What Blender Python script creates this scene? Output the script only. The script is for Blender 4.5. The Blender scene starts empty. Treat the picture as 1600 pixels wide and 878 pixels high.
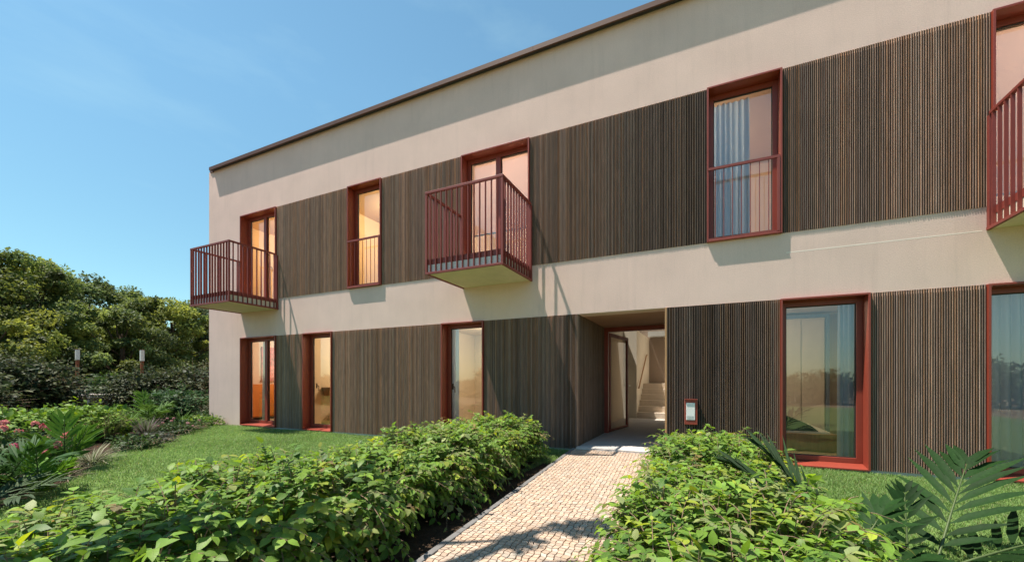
import bpy, math, random
import numpy as np
from mathutils import Vector

random.seed(7)
RNG = np.random.default_rng(11)
SC = bpy.context.scene
COL = SC.collection
R = math.radians

# ------------------------------------------------------------------ camera, sky, sun, exposure
cam_data = bpy.data.cameras.new('camera')
cam_data.sensor_width = 36.0
cam_data.lens = 36.0 * 642.5 / 1600.0
cam_data.shift_y = (595.7 - 439.0) / 1600.0
cam_data.clip_start = 0.05
cam_data.clip_end = 3000.0
cam = bpy.data.objects.new('camera', cam_data)
COL.objects.link(cam)
cam.location = (0.0, -6.8, 1.2)
cam.rotation_euler = (R(90), 0, math.atan(302 / 642.5))
SC.camera = cam

SUN_TO = Vector((-0.357, -0.169, 1.0)).normalized()
sun_data = bpy.data.lights.new('sun', 'SUN')
sun_data.energy = 5.0
sun_data.angle = R(0.5)
sun_data.color = (1.0, 0.915, 0.81)
sun = bpy.data.objects.new('sun', sun_data)
COL.objects.link(sun)
sun.rotation_euler = SUN_TO.to_track_quat('Z', 'Y').to_euler()
sun.location = (0, 0, 40)

world = bpy.data.worlds.new('World')
SC.world = world
world.use_nodes = True
wt = world.node_tree
wt.nodes.clear()
w_out = wt.nodes.new('ShaderNodeOutputWorld')
w_bg = wt.nodes.new('ShaderNodeBackground')
w_sky = wt.nodes.new('ShaderNodeTexSky')
w_sky.sky_type = 'NISHITA'
w_sky.sun_disc = False
w_sky.sun_elevation = math.asin(SUN_TO.z)
w_sky.sun_rotation = math.atan2(SUN_TO.x, SUN_TO.y)
w_sky.air_density = 1.0
w_sky.dust_density = 0.1
w_sky.ozone_density = 3.4
w_bg.inputs['Strength'].default_value = 0.111
# thin high cloud veils
w_tc = wt.nodes.new('ShaderNodeTexCoord')
w_map = wt.nodes.new('ShaderNodeMapping')
w_map.inputs['Scale'].default_value = (2.0, 1.1, 5.0)
w_no = wt.nodes.new('ShaderNodeTexNoise')
w_no.inputs['Scale'].default_value = 1.7
w_no.inputs['Detail'].default_value = 7
w_no.inputs['Roughness'].default_value = 0.58
w_rp = wt.nodes.new('ShaderNodeValToRGB')
w_rp.color_ramp.elements[0].position = 0.54
w_rp.color_ramp.elements[0].color = (0, 0, 0, 1)
w_rp.color_ramp.elements[1].position = 0.85
w_rp.color_ramp.elements[1].color = (0.11, 0.11, 0.11, 1)
w_mx = wt.nodes.new('ShaderNodeMix')
w_mx.data_type = 'RGBA'
wl = wt.links.new
wl(w_tc.outputs['Generated'], w_map.inputs['Vector'])
wl(w_map.outputs['Vector'], w_no.inputs['Vector'])
wl(w_no.outputs['Fac'], w_rp.inputs['Fac'])
wl(w_rp.outputs['Color'], w_mx.inputs['Factor'])
wl(w_sky.outputs['Color'], w_mx.inputs[6])
w_mx.inputs[7].default_value = (5.5, 6.0, 6.4, 1)
w_mu = wt.nodes.new('ShaderNodeMix'); w_mu.data_type = 'RGBA'; w_mu.blend_type = 'MULTIPLY'
w_mu.inputs['Factor'].default_value = 1.0
w_mu.inputs[7].default_value = (0.83, 1.02, 0.85, 1)
wl(w_mx.outputs[2], w_mu.inputs[6])
# slightly denser blue towards the horizon
w_sx = wt.nodes.new('ShaderNodeSeparateXYZ'); wl(w_tc.outputs['Generated'], w_sx.inputs[0])
w_mr = wt.nodes.new('ShaderNodeMapRange'); w_mr.inputs['From Min'].default_value = 0.0; w_mr.inputs['From Max'].default_value = 0.55
w_mr.inputs['To Min'].default_value = 0.74; w_mr.inputs['To Max'].default_value = 1.06
wl(w_sx.outputs['Z'], w_mr.inputs['Value'])
w_m2 = wt.nodes.new('ShaderNodeMix'); w_m2.data_type = 'RGBA'; w_m2.blend_type = 'MULTIPLY'; w_m2.inputs['Factor'].default_value = 1.0
wl(w_mu.outputs[2], w_m2.inputs[6]); wl(w_mr.outputs['Result'], w_m2.inputs[7])
wl(w_m2.outputs[2], w_bg.inputs['Color'])
wl(w_bg.outputs['Background'], w_out.inputs['Surface'])

SC.view_settings.view_transform = 'Standard'
SC.view_settings.look = 'None'
SC.view_settings.exposure = 0.92
SC.view_settings.gamma = 1.0
SC.view_settings.use_curve_mapping = False
SC.render.engine = 'CYCLES'
SC.cycles.use_denoising = True
SC.cycles.max_bounces = 8
SC.cycles.transparent_max_bounces = 24
SC.cycles.caustics_reflective = False
SC.cycles.caustics_refractive = False

# ------------------------------------------------------------------ helpers: tags, meshes
ORI = {}

def tag(o, label=None, cat=None, group=None, kind=None):
    if label: o['label'] = label
    if cat: o['category'] = cat
    if group: o['group'] = group
    if kind: o['kind'] = kind
    return o

def empty(name, loc=(0, 0, 0), parent=None):
    o = bpy.data.objects.new(name, None)
    COL.objects.link(o)
    loc = Vector(loc)
    if parent is not None:
        o.parent = parent
        o.location = loc - ORI[parent.name]
    else:
        o.location = loc
    o.empty_display_size = 0.2
    ORI[o.name] = loc
    return o

def thing(name, label, cat, loc=(0, 0, 0), group=None):
    return tag(empty(name, loc), label, cat, group)

def np_object(name, V, faces, mat, parent=None, tint=None, uv=None, smooth=False, origin=None):
    """faces: list of integer arrays (n,k). Vertices in world coordinates."""
    V = np.asarray(V, dtype=np.float32)
    if parent is not None:
        org = ORI[parent.name]
    else:
        org = Vector(origin) if origin is not None else Vector((0, 0, 0))
    V = V - np.array(org, dtype=np.float32)
    me = bpy.data.meshes.new(name)
    me.vertices.add(len(V))
    me.vertices.foreach_set('co', V.ravel())
    loops = np.concatenate([np.asarray(f).ravel() for f in faces]).astype(np.int32)
    totals = np.concatenate([np.full(len(f), np.asarray(f).shape[1]) for f in faces]).astype(np.int32)
    starts = np.concatenate([[0], np.cumsum(totals)[:-1]]).astype(np.int32)
    me.loops.add(len(loops))
    me.loops.foreach_set('vertex_index', loops)
    me.polygons.add(len(totals))
    me.polygons.foreach_set('loop_start', starts)
    me.polygons.foreach_set('loop_total', totals)
    me.polygons.foreach_set('use_smooth', np.full(len(totals), bool(smooth)))
    if tint is not None:
        a = me.attributes.new('tint', 'FLOAT_COLOR', 'POINT')
        t = np.ones((len(V), 4), dtype=np.float32)
        t[:, :3] = tint
        a.data.foreach_set('color', t.ravel())
    if uv is not None:
        l = me.uv_layers.new(name='uv')
        l.data.foreach_set('uv', np.asarray(uv, dtype=np.float32)[loops].ravel())
    me.update(calc_edges=True)
    me.validate()
    me.materials.append(mat)
    o = bpy.data.objects.new(name, me)
    COL.objects.link(o)
    if parent is not None:
        o.parent = parent
    else:
        o.location = org
    ORI[o.name] = org
    return o

class MB:
    def __init__(s):
        s.v = []; s.f = []
    def quad(s, a, b, c, d):
        i = len(s.v); s.v += [a, b, c, d]; s.f.append((i, i+1, i+2, i+3)); return s
    def poly(s, pts):
        i = len(s.v); s.v += list(pts); s.f.append(tuple(range(i, i+len(pts)))); return s
    def box(s, x0, x1, y0, y1, z0, z1):
        i = len(s.v)
        s.v += [(x0,y0,z0),(x1,y0,z0),(x1,y1,z0),(x0,y1,z0),(x0,y0,z1),(x1,y0,z1),(x1,y1,z1),(x0,y1,z1)]
        for q in ((0,3,2,1),(4,5,6,7),(0,1,5,4),(1,2,6,5),(2,3,7,6),(3,0,4,7)):
            s.f.append(tuple(i+k for k in q))
        return s
    def obox(s, c, ax, ay, az, hx, hy, hz):
        c = Vector(c); i = len(s.v)
        for sz in (-1, 1):
            for sx, sy in ((-1,-1),(1,-1),(1,1),(-1,1)):
                s.v.append(tuple(c + ax*(sx*hx) + ay*(sy*hy) + az*(sz*hz)))
        for q in ((0,3,2,1),(4,5,6,7),(0,1,5,4),(1,2,6,5),(2,3,7,6),(3,0,4,7)):
            s.f.append(tuple(i+k for k in q))
        return s
    def tube(s, pts, rad, n=8, cap=True):
        pts = [Vector(p) for p in pts]
        if not isinstance(rad, (list, tuple)): rad = [rad]*len(pts)
        base = len(s.v)
        for k, p in enumerate(pts):
            t = (pts[min(k+1, len(pts)-1)] - pts[max(k-1, 0)]).normalized()
            u = t.cross(Vector((0.13, 0.31, 0.94)))
            if u.length < 1e-3: u = t.cross(Vector((1, 0, 0)))
            u.normalize(); w = t.cross(u)
            for j in range(n):
                a = 2*math.pi*j/n
                s.v.append(tuple(p + (u*math.cos(a) + w*math.sin(a))*rad[k]))
        for k in range(len(pts)-1):
            for j in range(n):
                a = base + k*n + j; b = base + k*n + (j+1) % n
                s.f.append((a, b, b+n, a+n))
        if cap:
            s.f.append(tuple(base + j for j in range(n))[::-1])
            s.f.append(tuple(base + (len(pts)-1)*n + j for j in range(n)))
        return s
    def build(s, name, mat, parent=None, bevel=0.0, smooth=False, origin=None):
        org = ORI[parent.name] if parent is not None else (Vector(origin) if origin else Vector((0,0,0)))
        me = bpy.data.meshes.new(name)
        me.from_pydata([tuple(Vector(v) - org) for v in s.v], [], s.f)
        if smooth:
            for p in me.polygons: p.use_smooth = True
        me.materials.append(mat)
        o = bpy.data.objects.new(name, me)
        COL.objects.link(o)
        if parent is not None: o.parent = parent
        else: o.location = org
        ORI[o.name] = org
        if bevel > 0:
            m = o.modifiers.new('edge', 'BEVEL'); m.width = bevel; m.segments = 2; m.limit_method = 'ANGLE'
        return o

# ------------------------------------------------------------------ materials
def nodes_of(name):
    m = bpy.data.materials.new(name); m.use_nodes = True
    nt = m.node_tree; nt.nodes.clear()
    return m, nt

def N(nt, typ, **kw):
    n = nt.nodes.new(typ)
    for k, v in kw.items():
        if k in ('data_type', 'operation', 'blend_type', 'attribute_name', 'noise_dimensions', 'feature', 'wave_type', 'bands_direction'):
            setattr(n, k, v)
        else:
            n.inputs[k.replace('_', ' ')].default_value = v
    return n

def rgba(c): return (c[0], c[1], c[2], 1.0)

def surface(name, col, rough=0.7, var=0.12, scale=6.0, bump=0.0, bscale=60.0, spec=0.5, metal=0.0, stretch=(1,1,1), fine=0.0, fscale=220.0, streak=0.0):
    """Principled with object-space noise variation of its own colour and a fine bump."""
    m, nt = nodes_of(name); L = nt.links.new
    out = N(nt, 'ShaderNodeOutputMaterial'); p = N(nt, 'ShaderNodeBsdfPrincipled')
    p.inputs['Roughness'].default_value = rough
    p.inputs['Metallic'].default_value = metal
    p.inputs['Specular IOR Level'].default_value = spec
    tc = N(nt, 'ShaderNodeTexCoord'); mp = N(nt, 'ShaderNodeMapping'); mp.inputs['Scale'].default_value = stretch
    L(tc.outputs['Object'], mp.inputs['Vector'])
    no = N(nt, 'ShaderNodeTexNoise', Scale=scale, Detail=6.0, Roughness=0.6)
    L(mp.outputs['Vector'], no.inputs['Vector'])
    r = N(nt, 'ShaderNodeValToRGB')
    r.color_ramp.elements[0].position = 0.3; r.color_ramp.elements[1].position = 0.7
    r.color_ramp.elements[0].color = rgba([c*(1-var) for c in col])
    r.color_ramp.elements[1].color = rgba([min(1, c*(1+var)) for c in col])
    L(no.outputs['Fac'], r.inputs['Fac'])
    src = r.outputs['Color']
    if fine > 0:
        n3 = N(nt, 'ShaderNodeTexNoise', Scale=fscale, Detail=3.0, Roughness=0.7)
        L(mp.outputs['Vector'], n3.inputs['Vector'])
        mr = N(nt, 'ShaderNodeMapRange'); mr.inputs['From Min'].default_value = 0.3; mr.inputs['From Max'].default_value = 0.7
        mr.inputs['To Min'].default_value = 1-fine; mr.inputs['To Max'].default_value = 1+fine
        L(n3.outputs['Fac'], mr.inputs['Value'])
        mm = N(nt, 'ShaderNodeMix', data_type='RGBA', blend_type='MULTIPLY'); mm.inputs['Factor'].default_value = 1
        L(src, mm.inputs[6]); L(mr.outputs['Result'], mm.inputs[7]); src = mm.outputs[2]
    if streak > 0:
        # rain streaks: noise drawn out along the height
        ms = N(nt, 'ShaderNodeMapping'); ms.inputs['Scale'].default_value = (5.0, 5.0, 0.35)
        L(tc.outputs['Object'], ms.inputs['Vector'])
        n4 = N(nt, 'ShaderNodeTexNoise', Scale=1.6, Detail=8.0, Roughness=0.7); L(ms.outputs['Vector'], n4.inputs['Vector'])
        m4 = N(nt, 'ShaderNodeMapRange'); m4.inputs['From Min'].default_value = 0.52; m4.inputs['From Max'].default_value = 0.78
        m4.inputs['To Min'].default_value = 1.0; m4.inputs['To Max'].default_value = 1.0-streak
        L(n4.outputs['Fac'], m4.inputs['Value'])
        mk = N(nt, 'ShaderNodeMix', data_type='RGBA', blend_type='MULTIPLY'); mk.inputs['Factor'].default_value = 1
        L(src, mk.inputs[6]); L(m4.outputs['Result'], mk.inputs[7]); src = mk.outputs[2]
    L(src, p.inputs['Base Color'])
    if bump > 0:
        n2 = N(nt, 'ShaderNodeTexNoise', Scale=bscale, Detail=5.0, Roughness=0.65)
        L(mp.outputs['Vector'], n2.inputs['Vector'])
        b = N(nt, 'ShaderNodeBump', Strength=bump, Distance=0.02)
        L(n2.outputs['Fac'], b.inputs['Height']); L(b.outputs['Normal'], p.inputs['Normal'])
    L(p.outputs['BSDF'], out.inputs['Surface'])
    return m

def tinted(name, rough=0.6, spec=0.4, transl=0.0, veins=False, grain=0.0, bump=0.0):
    """Colour from the mesh's own per-piece 'tint'; leaves let some light through."""
    m, nt = nodes_of(name); L = nt.links.new
    out = N(nt, 'ShaderNodeOutputMaterial'); p = N(nt, 'ShaderNodeBsdfPrincipled')
    p.inputs['Roughness'].default_value = rough
    p.inputs['Specular IOR Level'].default_value = spec
    at = N(nt, 'ShaderNodeAttribute', attribute_name='tint')
    src = at.outputs['Color']
    if grain > 0:
        tc = N(nt, 'ShaderNodeTexCoord'); mp = N(nt, 'ShaderNodeMapping'); mp.inputs['Scale'].default_value = (60, 60, 3.0)
        L(tc.outputs['Object'], mp.inputs['Vector'])
        no = N(nt, 'ShaderNodeTexNoise', Scale=1.0, Detail=6.0, Roughness=0.7); L(mp.outputs['Vector'], no.inputs['Vector'])
        mr = N(nt, 'ShaderNodeMapRange'); mr.inputs['From Min'].default_value = 0.3; mr.inputs['From Max'].default_value = 0.7
        mr.inputs['To Min'].default_value = 1-grain; mr.inputs['To Max'].default_value = 1+grain
        L(no.outputs['Fac'], mr.inputs['Value'])
        mm = N(nt, 'ShaderNodeMix', data_type='RGBA', blend_type='MULTIPLY'); mm.inputs['Factor'].default_value = 1
        L(src, mm.inputs[6]); L(mr.outputs['Result'], mm.inputs[7]); src = mm.outputs[2]
    if bump > 0:
        tcb = N(nt, 'ShaderNodeTexCoord')
        nb = N(nt, 'ShaderNodeTexNoise', Scale=160.0, Detail=4.0, Roughness=0.6); L(tcb.outputs['Object'], nb.inputs['Vector'])
        bb = N(nt, 'ShaderNodeBump', Strength=bump, Distance=0.01)
        L(nb.outputs['Fac'], bb.inputs['Height']); L(bb.outputs['Normal'], p.inputs['Normal'])
    if veins:
        uv = N(nt, 'ShaderNodeUVMap'); sp = N(nt, 'ShaderNodeSeparateXYZ'); L(uv.outputs['UV'], sp.inputs[0])
        au = N(nt, 'ShaderNodeMath', operation='ABSOLUTE'); L(sp.outputs['X'], au.inputs[0])
        # side veins: fract(s*7 - |u|*1.6)
        m1 = N(nt, 'ShaderNodeMath', operation='MULTIPLY'); L(sp.outputs['Y'], m1.inputs[0]); m1.inputs[1].default_value = 7.0
        m2 = N(nt, 'ShaderNodeMath', operation='MULTIPLY'); L(au.outputs[0], m2.inputs[0]); m2.inputs[1].default_value = 1.7
        m3 = N(nt, 'ShaderNodeMath', operation='SUBTRACT'); L(m1.outputs[0], m3.inputs[0]); L(m2.outputs[0], m3.inputs[1])
        m4 = N(nt, 'ShaderNodeMath', operation='FRACT'); L(m3.outputs[0], m4.inputs[0])
        m5 = N(nt, 'ShaderNodeMath', operation='LESS_THAN'); L(m4.outputs[0], m5.inputs[0]); m5.inputs[1].default_value = 0.15
        m6 = N(nt, 'ShaderNodeMath', operation='LESS_THAN'); L(au.outputs[0], m6.inputs[0]); m6.inputs[1].default_value = 0.07
        m7 = N(nt, 'ShaderNodeMath', operation='MAXIMUM'); L(m5.outputs[0], m7.inputs[0]); L(m6.outputs[0], m7.inputs[1])
        m8 = N(nt, 'ShaderNodeMath', operation='MULTIPLY'); L(m7.outputs[0], m8.inputs[0]); m8.inputs[1].default_value = 0.35
        mm = N(nt, 'ShaderNodeMix', data_type='RGBA'); L(m8.outputs[0], mm.inputs['Factor']); L(src, mm.inputs[6])
        mm.inputs[7].default_value = (0.22, 0.27, 0.09, 1); src = mm.outputs[2]
        b = N(nt, 'ShaderNodeBump', Strength=0.5, Distance=0.004); b.invert = True
        L(m7.outputs[0], b.inputs['Height']); L(b.outputs['Normal'], p.inputs['Normal'])
    L(src, p.inputs['Base Color'])
    if transl > 0:
        t = N(nt, 'ShaderNodeBsdfTranslucent'); 
        hs = N(nt, 'ShaderNodeHueSaturation'); hs.inputs['Hue'].default_value = 0.485; hs.inputs['Value'].default_value = 1.5; hs.inputs['Saturation'].default_value = 1.1
        L(src, hs.inputs['Color']); L(hs.outputs['Color'], t.inputs['Color'])
        mx = N(nt, 'ShaderNodeMixShader'); mx.inputs[0].default_value = transl
        L(p.outputs['BSDF'], mx.inputs[1]); L(t.outputs['BSDF'], mx.inputs[2]); L(mx.outputs[0], out.inputs['Surface'])
    else:
        L(p.outputs['BSDF'], out.inputs['Surface'])
    return m

def glass_mat(name, tintc=(0.93, 0.95, 0.95), refl=0.10):
    m, nt = nodes_of(name); L = nt.links.new
    out = N(nt, 'ShaderNodeOutputMaterial')
    tr = N(nt, 'ShaderNodeBsdfTransparent'); tr.inputs['Color'].default_value = rgba(tintc)
    gl = N(nt, 'ShaderNodeBsdfGlossy'); gl.inputs['Roughness'].default_value = 0.0; gl.inputs['Color'].default_value = (0.95, 0.97, 1, 1)
    fr = N(nt, 'ShaderNodeFresnel'); fr.inputs['IOR'].default_value = 1.5
    ad = N(nt, 'ShaderNodeMath', operation='ADD'); L(fr.outputs[0], ad.inputs[0]); ad.inputs[1].default_value = refl; ad.use_clamp = True
    mx = N(nt, 'ShaderNodeMixShader'); L(ad.outputs[0], mx.inputs[0]); L(tr.outputs[0], mx.inputs[1]); L(gl.outputs[0], mx.inputs[2])
    L(mx.outputs[0], out.inputs['Surface'])
    return m

def emitter(name, col, s):
    m, nt = nodes_of(name)
    out = N(nt, 'ShaderNodeOutputMaterial'); e = N(nt, 'ShaderNodeEmission'); e.inputs['Color'].default_value = rgba(col); e.inputs['Strength'].default_value = s
    nt.links.new(e.outputs[0], out.inputs['Surface']); return m

M = {}
M['stucco'] = surface('stucco', (0.70, 0.515, 0.45), 0.9, 0.06, 1.3, bump=0.22, bscale=80, spec=0.2, fine=0.08, fscale=70, streak=0.10)
M['joint'] = surface('joint', (0.82, 0.70, 0.62), 0.85, 0.03, spec=0.2)
M['soffit'] = surface('soffit', (0.66, 0.52, 0.42), 0.9, 0.05, 3, bump=0.2, spec=0.2, fine=0.06)
M['plinth'] = surface('plinth', (0.42, 0.42, 0.40), 0.85, 0.1, 4, bump=0.2, fine=0.06, spec=0.25)
M['membrane'] = surface('membrane', (0.012, 0.011, 0.010), 0.9, 0.2, spec=0.1)
M['slat'] = tinted('slat_wood', 0.75, 0.25, grain=0.35)
M['red'] = surface('red_metal', (0.24, 0.042, 0.024), 0.42, 0.08, 5, spec=0.5, bump=0.02, bscale=300)
M['red_dark'] = surface('red_rail_metal', (0.20, 0.038, 0.028), 0.5, 0.08, 5, spec=0.45)
M['fascia'] = surface('fascia_metal', (0.11, 0.045, 0.026), 0.55, 0.2, 5, stretch=(0.5, 4, 4), spec=0.4)
M['gutter'] = surface('gutter_metal', (0.02, 0.018, 0.017), 0.6, 0.1)
M['concrete'] = surface('concrete', (0.66, 0.57, 0.46), 0.9, 0.07, 4, bump=0.2, spec=0.2, fine=0.05)
M['slab_edge'] = surface('slab_edge', (0.62, 0.60, 0.60), 0.8, 0.05, 8, spec=0.2)
M['glass'] = glass_mat('window_glass')
M['door_glass'] = glass_mat('door_glass', (0.80, 0.70, 0.58), 0.10)
M['handle'] = surface('handle_metal', (0.03, 0.02, 0.018), 0.35, 0.05, metal=0.6)
M['white'] = surface('white_plate', (0.72, 0.73, 0.70), 0.5, 0.04)
M['steel'] = surface('steel_wire', (0.6, 0.6, 0.6), 0.35, 0.05, metal=0.9)
M['hall'] = surface('hall_plaster', (0.66, 0.60, 0.50), 0.9, 0.03, 2, spec=0.2)
M['stair'] = surface('stair_stone', (0.62, 0.52, 0.42), 0.7, 0.06, 6, spec=0.3, fine=0.05)
M['wood'] = surface('oak_wood', (0.40, 0.22, 0.10), 0.5, 0.2, 3, stretch=(8, 8, 1))
M['soffit_wood'] = surface('soffit_timber', (0.36, 0.21, 0.12), 0.7, 0.1, 3, spec=0.3)
M['floor_wood'] = surface('floor_wood', (0.46, 0.34, 0.21), 0.5, 0.12, 3, stretch=(1, 7, 1))
M['threshold'] = surface('threshold_stone', (0.50, 0.47, 0.44), 0.75, 0.06, 5, spec=0.3, fine=0.06)
M['curtain_blue'] = surface('blue_curtain', (0.36, 0.43, 0.52), 0.95, 0.05, 5, spec=0.1, fine=0.1, fscale=400)
M['curtain_grey'] = surface('grey_curtain', (0.33, 0.34, 0.33), 0.95, 0.05, 5, spec=0.1)
M['kerb'] = surface('kerb_stone', (0.16, 0.155, 0.15), 0.85, 0.15, 10, bump=0.2, spec=0.25)
M['stone'] = tinted('paving_stone', 0.8, 0.25, bump=0.35)
M['grout'] = surface('joint_sand', (0.27, 0.21, 0.15), 0.95, 0.2, 30, bump=0.3, spec=0.1)
M['soil'] = surface('soil', (0.045, 0.03, 0.02), 0.95, 0.4, 25, bump=0.8, bscale=45, spec=0.1)
M['turf'] = surface('turf', (0.13, 0.20, 0.06), 0.95, 0.2, 5, bump=0.5, bscale=80, spec=0.1, fine=0.2, fscale=160)
M['field'] = surface('field', (0.21, 0.145, 0.09), 0.95, 0.3, 0.3, spec=0.1)
M['sand'] = surface('sand_path', (0.55, 0.47, 0.36), 0.95, 0.08, 2, bump=0.3, spec=0.1, fine=0.08, fscale=40)
M['grass'] = tinted('grass_blade', 0.6, 0.3, transl=0.35)
M['hedge_leaf'] = tinted('hedge_leaf', 0.5, 0.3, transl=0.36, veins=True, grain=0.15)
M['leaf'] = tinted('leaf', 0.55, 0.2, transl=0.28)
M['palm_leaf'] = tinted('palm_leaf', 0.6, 0.10, transl=0.18, grain=0.25)
M['tree_leaf'] = tinted('tree_leaf', 0.6, 0.3, transl=0.4)
M['petal'] = tinted('petal', 0.6, 0.2, transl=0.3)
M['twig'] = surface('twig', (0.26, 0.17, 0.12), 0.8, 0.2, 20, spec=0.2)
M['bark'] = surface('bark', (0.09, 0.065, 0.045), 0.9, 0.3, 8, bump=0.6, bscale=25, stretch=(3, 3, 0.6), spec=0.1)
M['stem'] = surface('palm_stem', (0.06, 0.09, 0.025), 0.5, 0.15, 12, spec=0.35)
M['rust'] = surface('rust_steel', (0.20, 0.065, 0.03), 0.8, 0.25, 14, spec=0.3)
M['lamp_white'] = surface('lamp_diffuser', (0.58, 0.58, 0.55), 0.4, 0.02)
M['bench_stone'] = surface('bench_stone', (0.34, 0.30, 0.27), 0.85, 0.1, 6, bump=0.2)

# ------------------------------------------------------------------ ground
def disc_sheet(name, rad, z, mat, n=96):
    mb = MB(); mb.poly([(rad*math.cos(2*math.pi*k/n), rad*math.sin(2*math.pi*k/n), z) for k in range(n)])
    return tag(mb.build(name, mat), kind='structure')
disc_sheet('ground', 900.0, -0.03, M['field'])

LAWN_Z = 0.02
# lawn outline (left and right of the entrance path); the planting bed lies beyond its left border
lawn_poly = [(-12.7, -0.02), (9.0, -0.02), (9.0, -16.0), (-4.2, -16.0), (-4.9, -8.2), (-5.3, -5.9), (-6.9, -4.55), (-8.55, -3.65), (-10.3, -1.9), (-11.9, -0.55)]
tag(MB().poly([(x, y, LAWN_Z - 0.012) for x, y in lawn_poly]).build('lawn', M['turf']), kind='structure')
bed_poly = [(-12.7, 0.6), (-12.7, -0.02), (-11.9, -0.55), (-10.3, -1.9), (-8.55, -3.65), (-6.9, -4.55), (-5.3, -5.9), (-4.9, -8.2), (-14, -12), (-24, -8), (-27, 2), (-24, 7), (-16, 3)]
tag(MB().poly([(x, y, -0.005) for x, y in bed_poly[::-1]]).build('planting_bed', M['soil']), kind='structure')

PATH_Z = 0.07
def path_left(y): return -1.99 - 0.082*y
PATH_W = 1.42
def skew_box(mb, x0, x1, y0, y1, z0, z1):
    i = len(mb.v)
    for z in (z0, z1):
        mb.v += [(path_left(y0)+x0, y0, z), (path_left(y0)+x1, y0, z), (path_left(y1)+x1, y1, z), (path_left(y1)+x0, y1, z)]
    for q in ((0,3,2,1),(4,5,6,7),(0,1,5,4),(1,2,6,5),(2,3,7,6),(3,0,4,7)):
        mb.f.append(tuple(i+k for k in q))
Y_END = -13.0
mb = MB(); skew_box(mb, 0.0, PATH_W, Y_END, -0.03, -0.02, PATH_Z-0.012)
path_root = tag(mb.build('path', M['grout']), kind='structure')
mb = MB()
for (a, b) in ((-0.055, -0.003), (PATH_W+0.003, PATH_W+0.055)):
    y = Y_END
    while y < -0.05:
        y1 = min(y+0.98, -0.03); skew_box(mb, a, b, y, y1-0.006, -0.02, PATH_Z+0.004); y = y1
tag(mb.build('kerb', M['kerb'], bevel=0.006), kind='structure')
# cobbles: one small bevelled block each, in wavering rows along the path
def cobbles():
    V = []; F = []; T = []
    p = 0.047; nr = int(PATH_W/p); i = 0
    rr = np.random.default_rng(3)
    for r in range(nr):
        u0 = r*PATH_W/nr; u1 = (r+1)*PATH_W/nr
        y = -0.03 - rr.uniform(0, p)
        while y > -8.5:
            ln = p*rr.uniform(0.86, 1.16)
            g = 0.0017
            wob = lambda yy, uu: 0.007*math.sin(yy*52 + uu*9) + 0.004*math.sin(yy*23 + uu*41)
            h = PATH_Z + rr.uniform(-0.0012, 0.0012); tx, ty = rr.uniform(-.02, .02, 2)
            c = [(u0+g, y-ln+g), (u1-g, y-ln+g), (u1-g, y-g), (u0+g, y-g)]
            c = [(path_left(yy)+uu+wob(yy, uu)+rr.uniform(-.0025, .0025), yy+0.006*math.sin(uu*50)+rr.uniform(-.0025, .0025)) for uu, yy in c]
            cx = sum(q[0] for q in c)/4; cy = sum(q[1] for q in c)/4
            for (x, yy) in c: V.append((x, yy, PATH_Z-0.012))
            for (x, yy) in c:
                x2 = x+(cx-x)*0.10; y2 = yy+(cy-yy)*0.10
                V.append((x2, y2, h + (x2-cx)*tx + (y2-cy)*ty))
            F += [(i+4, i+5, i+6, i+7), (i, i+1, i+5, i+4), (i+1, i+2, i+6, i+5), (i+2, i+3, i+7, i+6), (i+3, i, i+4, i+7)]
            b = rr.uniform(0.80, 1.18); w = rr.uniform(-0.05, 0.05)
            col = np.array([0.44*(1+w), 0.33, 0.248*(1-w)])*b
            if rr.random() < 0.12: col = np.array([0.42, 0.36, 0.29])*b
            T += [col]*8
            i += 8; y -= ln
    return np.array(V), np.array(F), np.array(T)
V, F, T = cobbles()
tag(np_object('paving_cobbles', V, [F], M['stone'], tint=T), kind='structure')
# sandy garden path beyond the corner of the house
tag(MB().poly([(-16.6, 1.2, 0.004), (-14.3, 0.9, 0.004), (-13.6, 3.2, 0.004), (-14.6, 9, 0.004), (-19.0, 17, 0.004), (-24, 22, 0.004), (-25.5, 20.5, 0.004), (-20.5, 14.5, 0.004), (-17.6, 8, 0.004), (-17.2, 4, 0.004)][::-1]).build('garden_path', M['sand']), kind='structure')

# ------------------------------------------------------------------ the apartment building
BX0, BX1, BD = -12.55, 9.0, 9.4
bld = thing('apartment_building', 'two storey beige apartment block with dark slatted cladding and red window frames', 'building', (BX0, 0, 0))
Z = dict(g0=0.05, g1=2.345, u0=3.265, u1=5.555, top=7.02)
# openings: x0, x1, z0, z1
W1 = dict(a=(-11.10, -9.70), b=(-8.71, -7.75), c=(-4.73, -3.78), d=(0.948, 1.928), e=(3.013, 4.45))
W2 = dict(a=(-11.10, -9.68), b=(-7.255, -6.28), c=(-4.265, -2.84), d=(0.022, 0.968), e=(3.05, 4.45))
REC = (-1.962, -0.568)
wall = MB()
# parapet band, middle band (broken by the three balcony doors), left pier
wall.box(BX0, BX1, 0, 0.3, Z['u1'], Z['top'])
SILL2 = 3.14
xs = [BX0, W2['a'][0], W2['a'][1], W2['c'][0], W2['c'][1], W2['e'][0], W2['e'][1], BX1]
wall.box(BX0, BX1, 0, 0.3, Z['g1'], SILL2)
for k in range(0, len(xs)-1, 2):
    wall.box(xs[k], xs[k+1], 0, 0.3, SILL2, Z['u0'])
wall.box(BX0, W2['a'][0], 0, 0.3, Z['u0'], Z['u1'])
wall.box(BX0, W1['a'][0], 0, 0.3, -0.05, Z['g1'])
wall.box(W1['a'][0], W1['a'][1], 0.004, 0.3, -0.05, Z['g0'])
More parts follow.
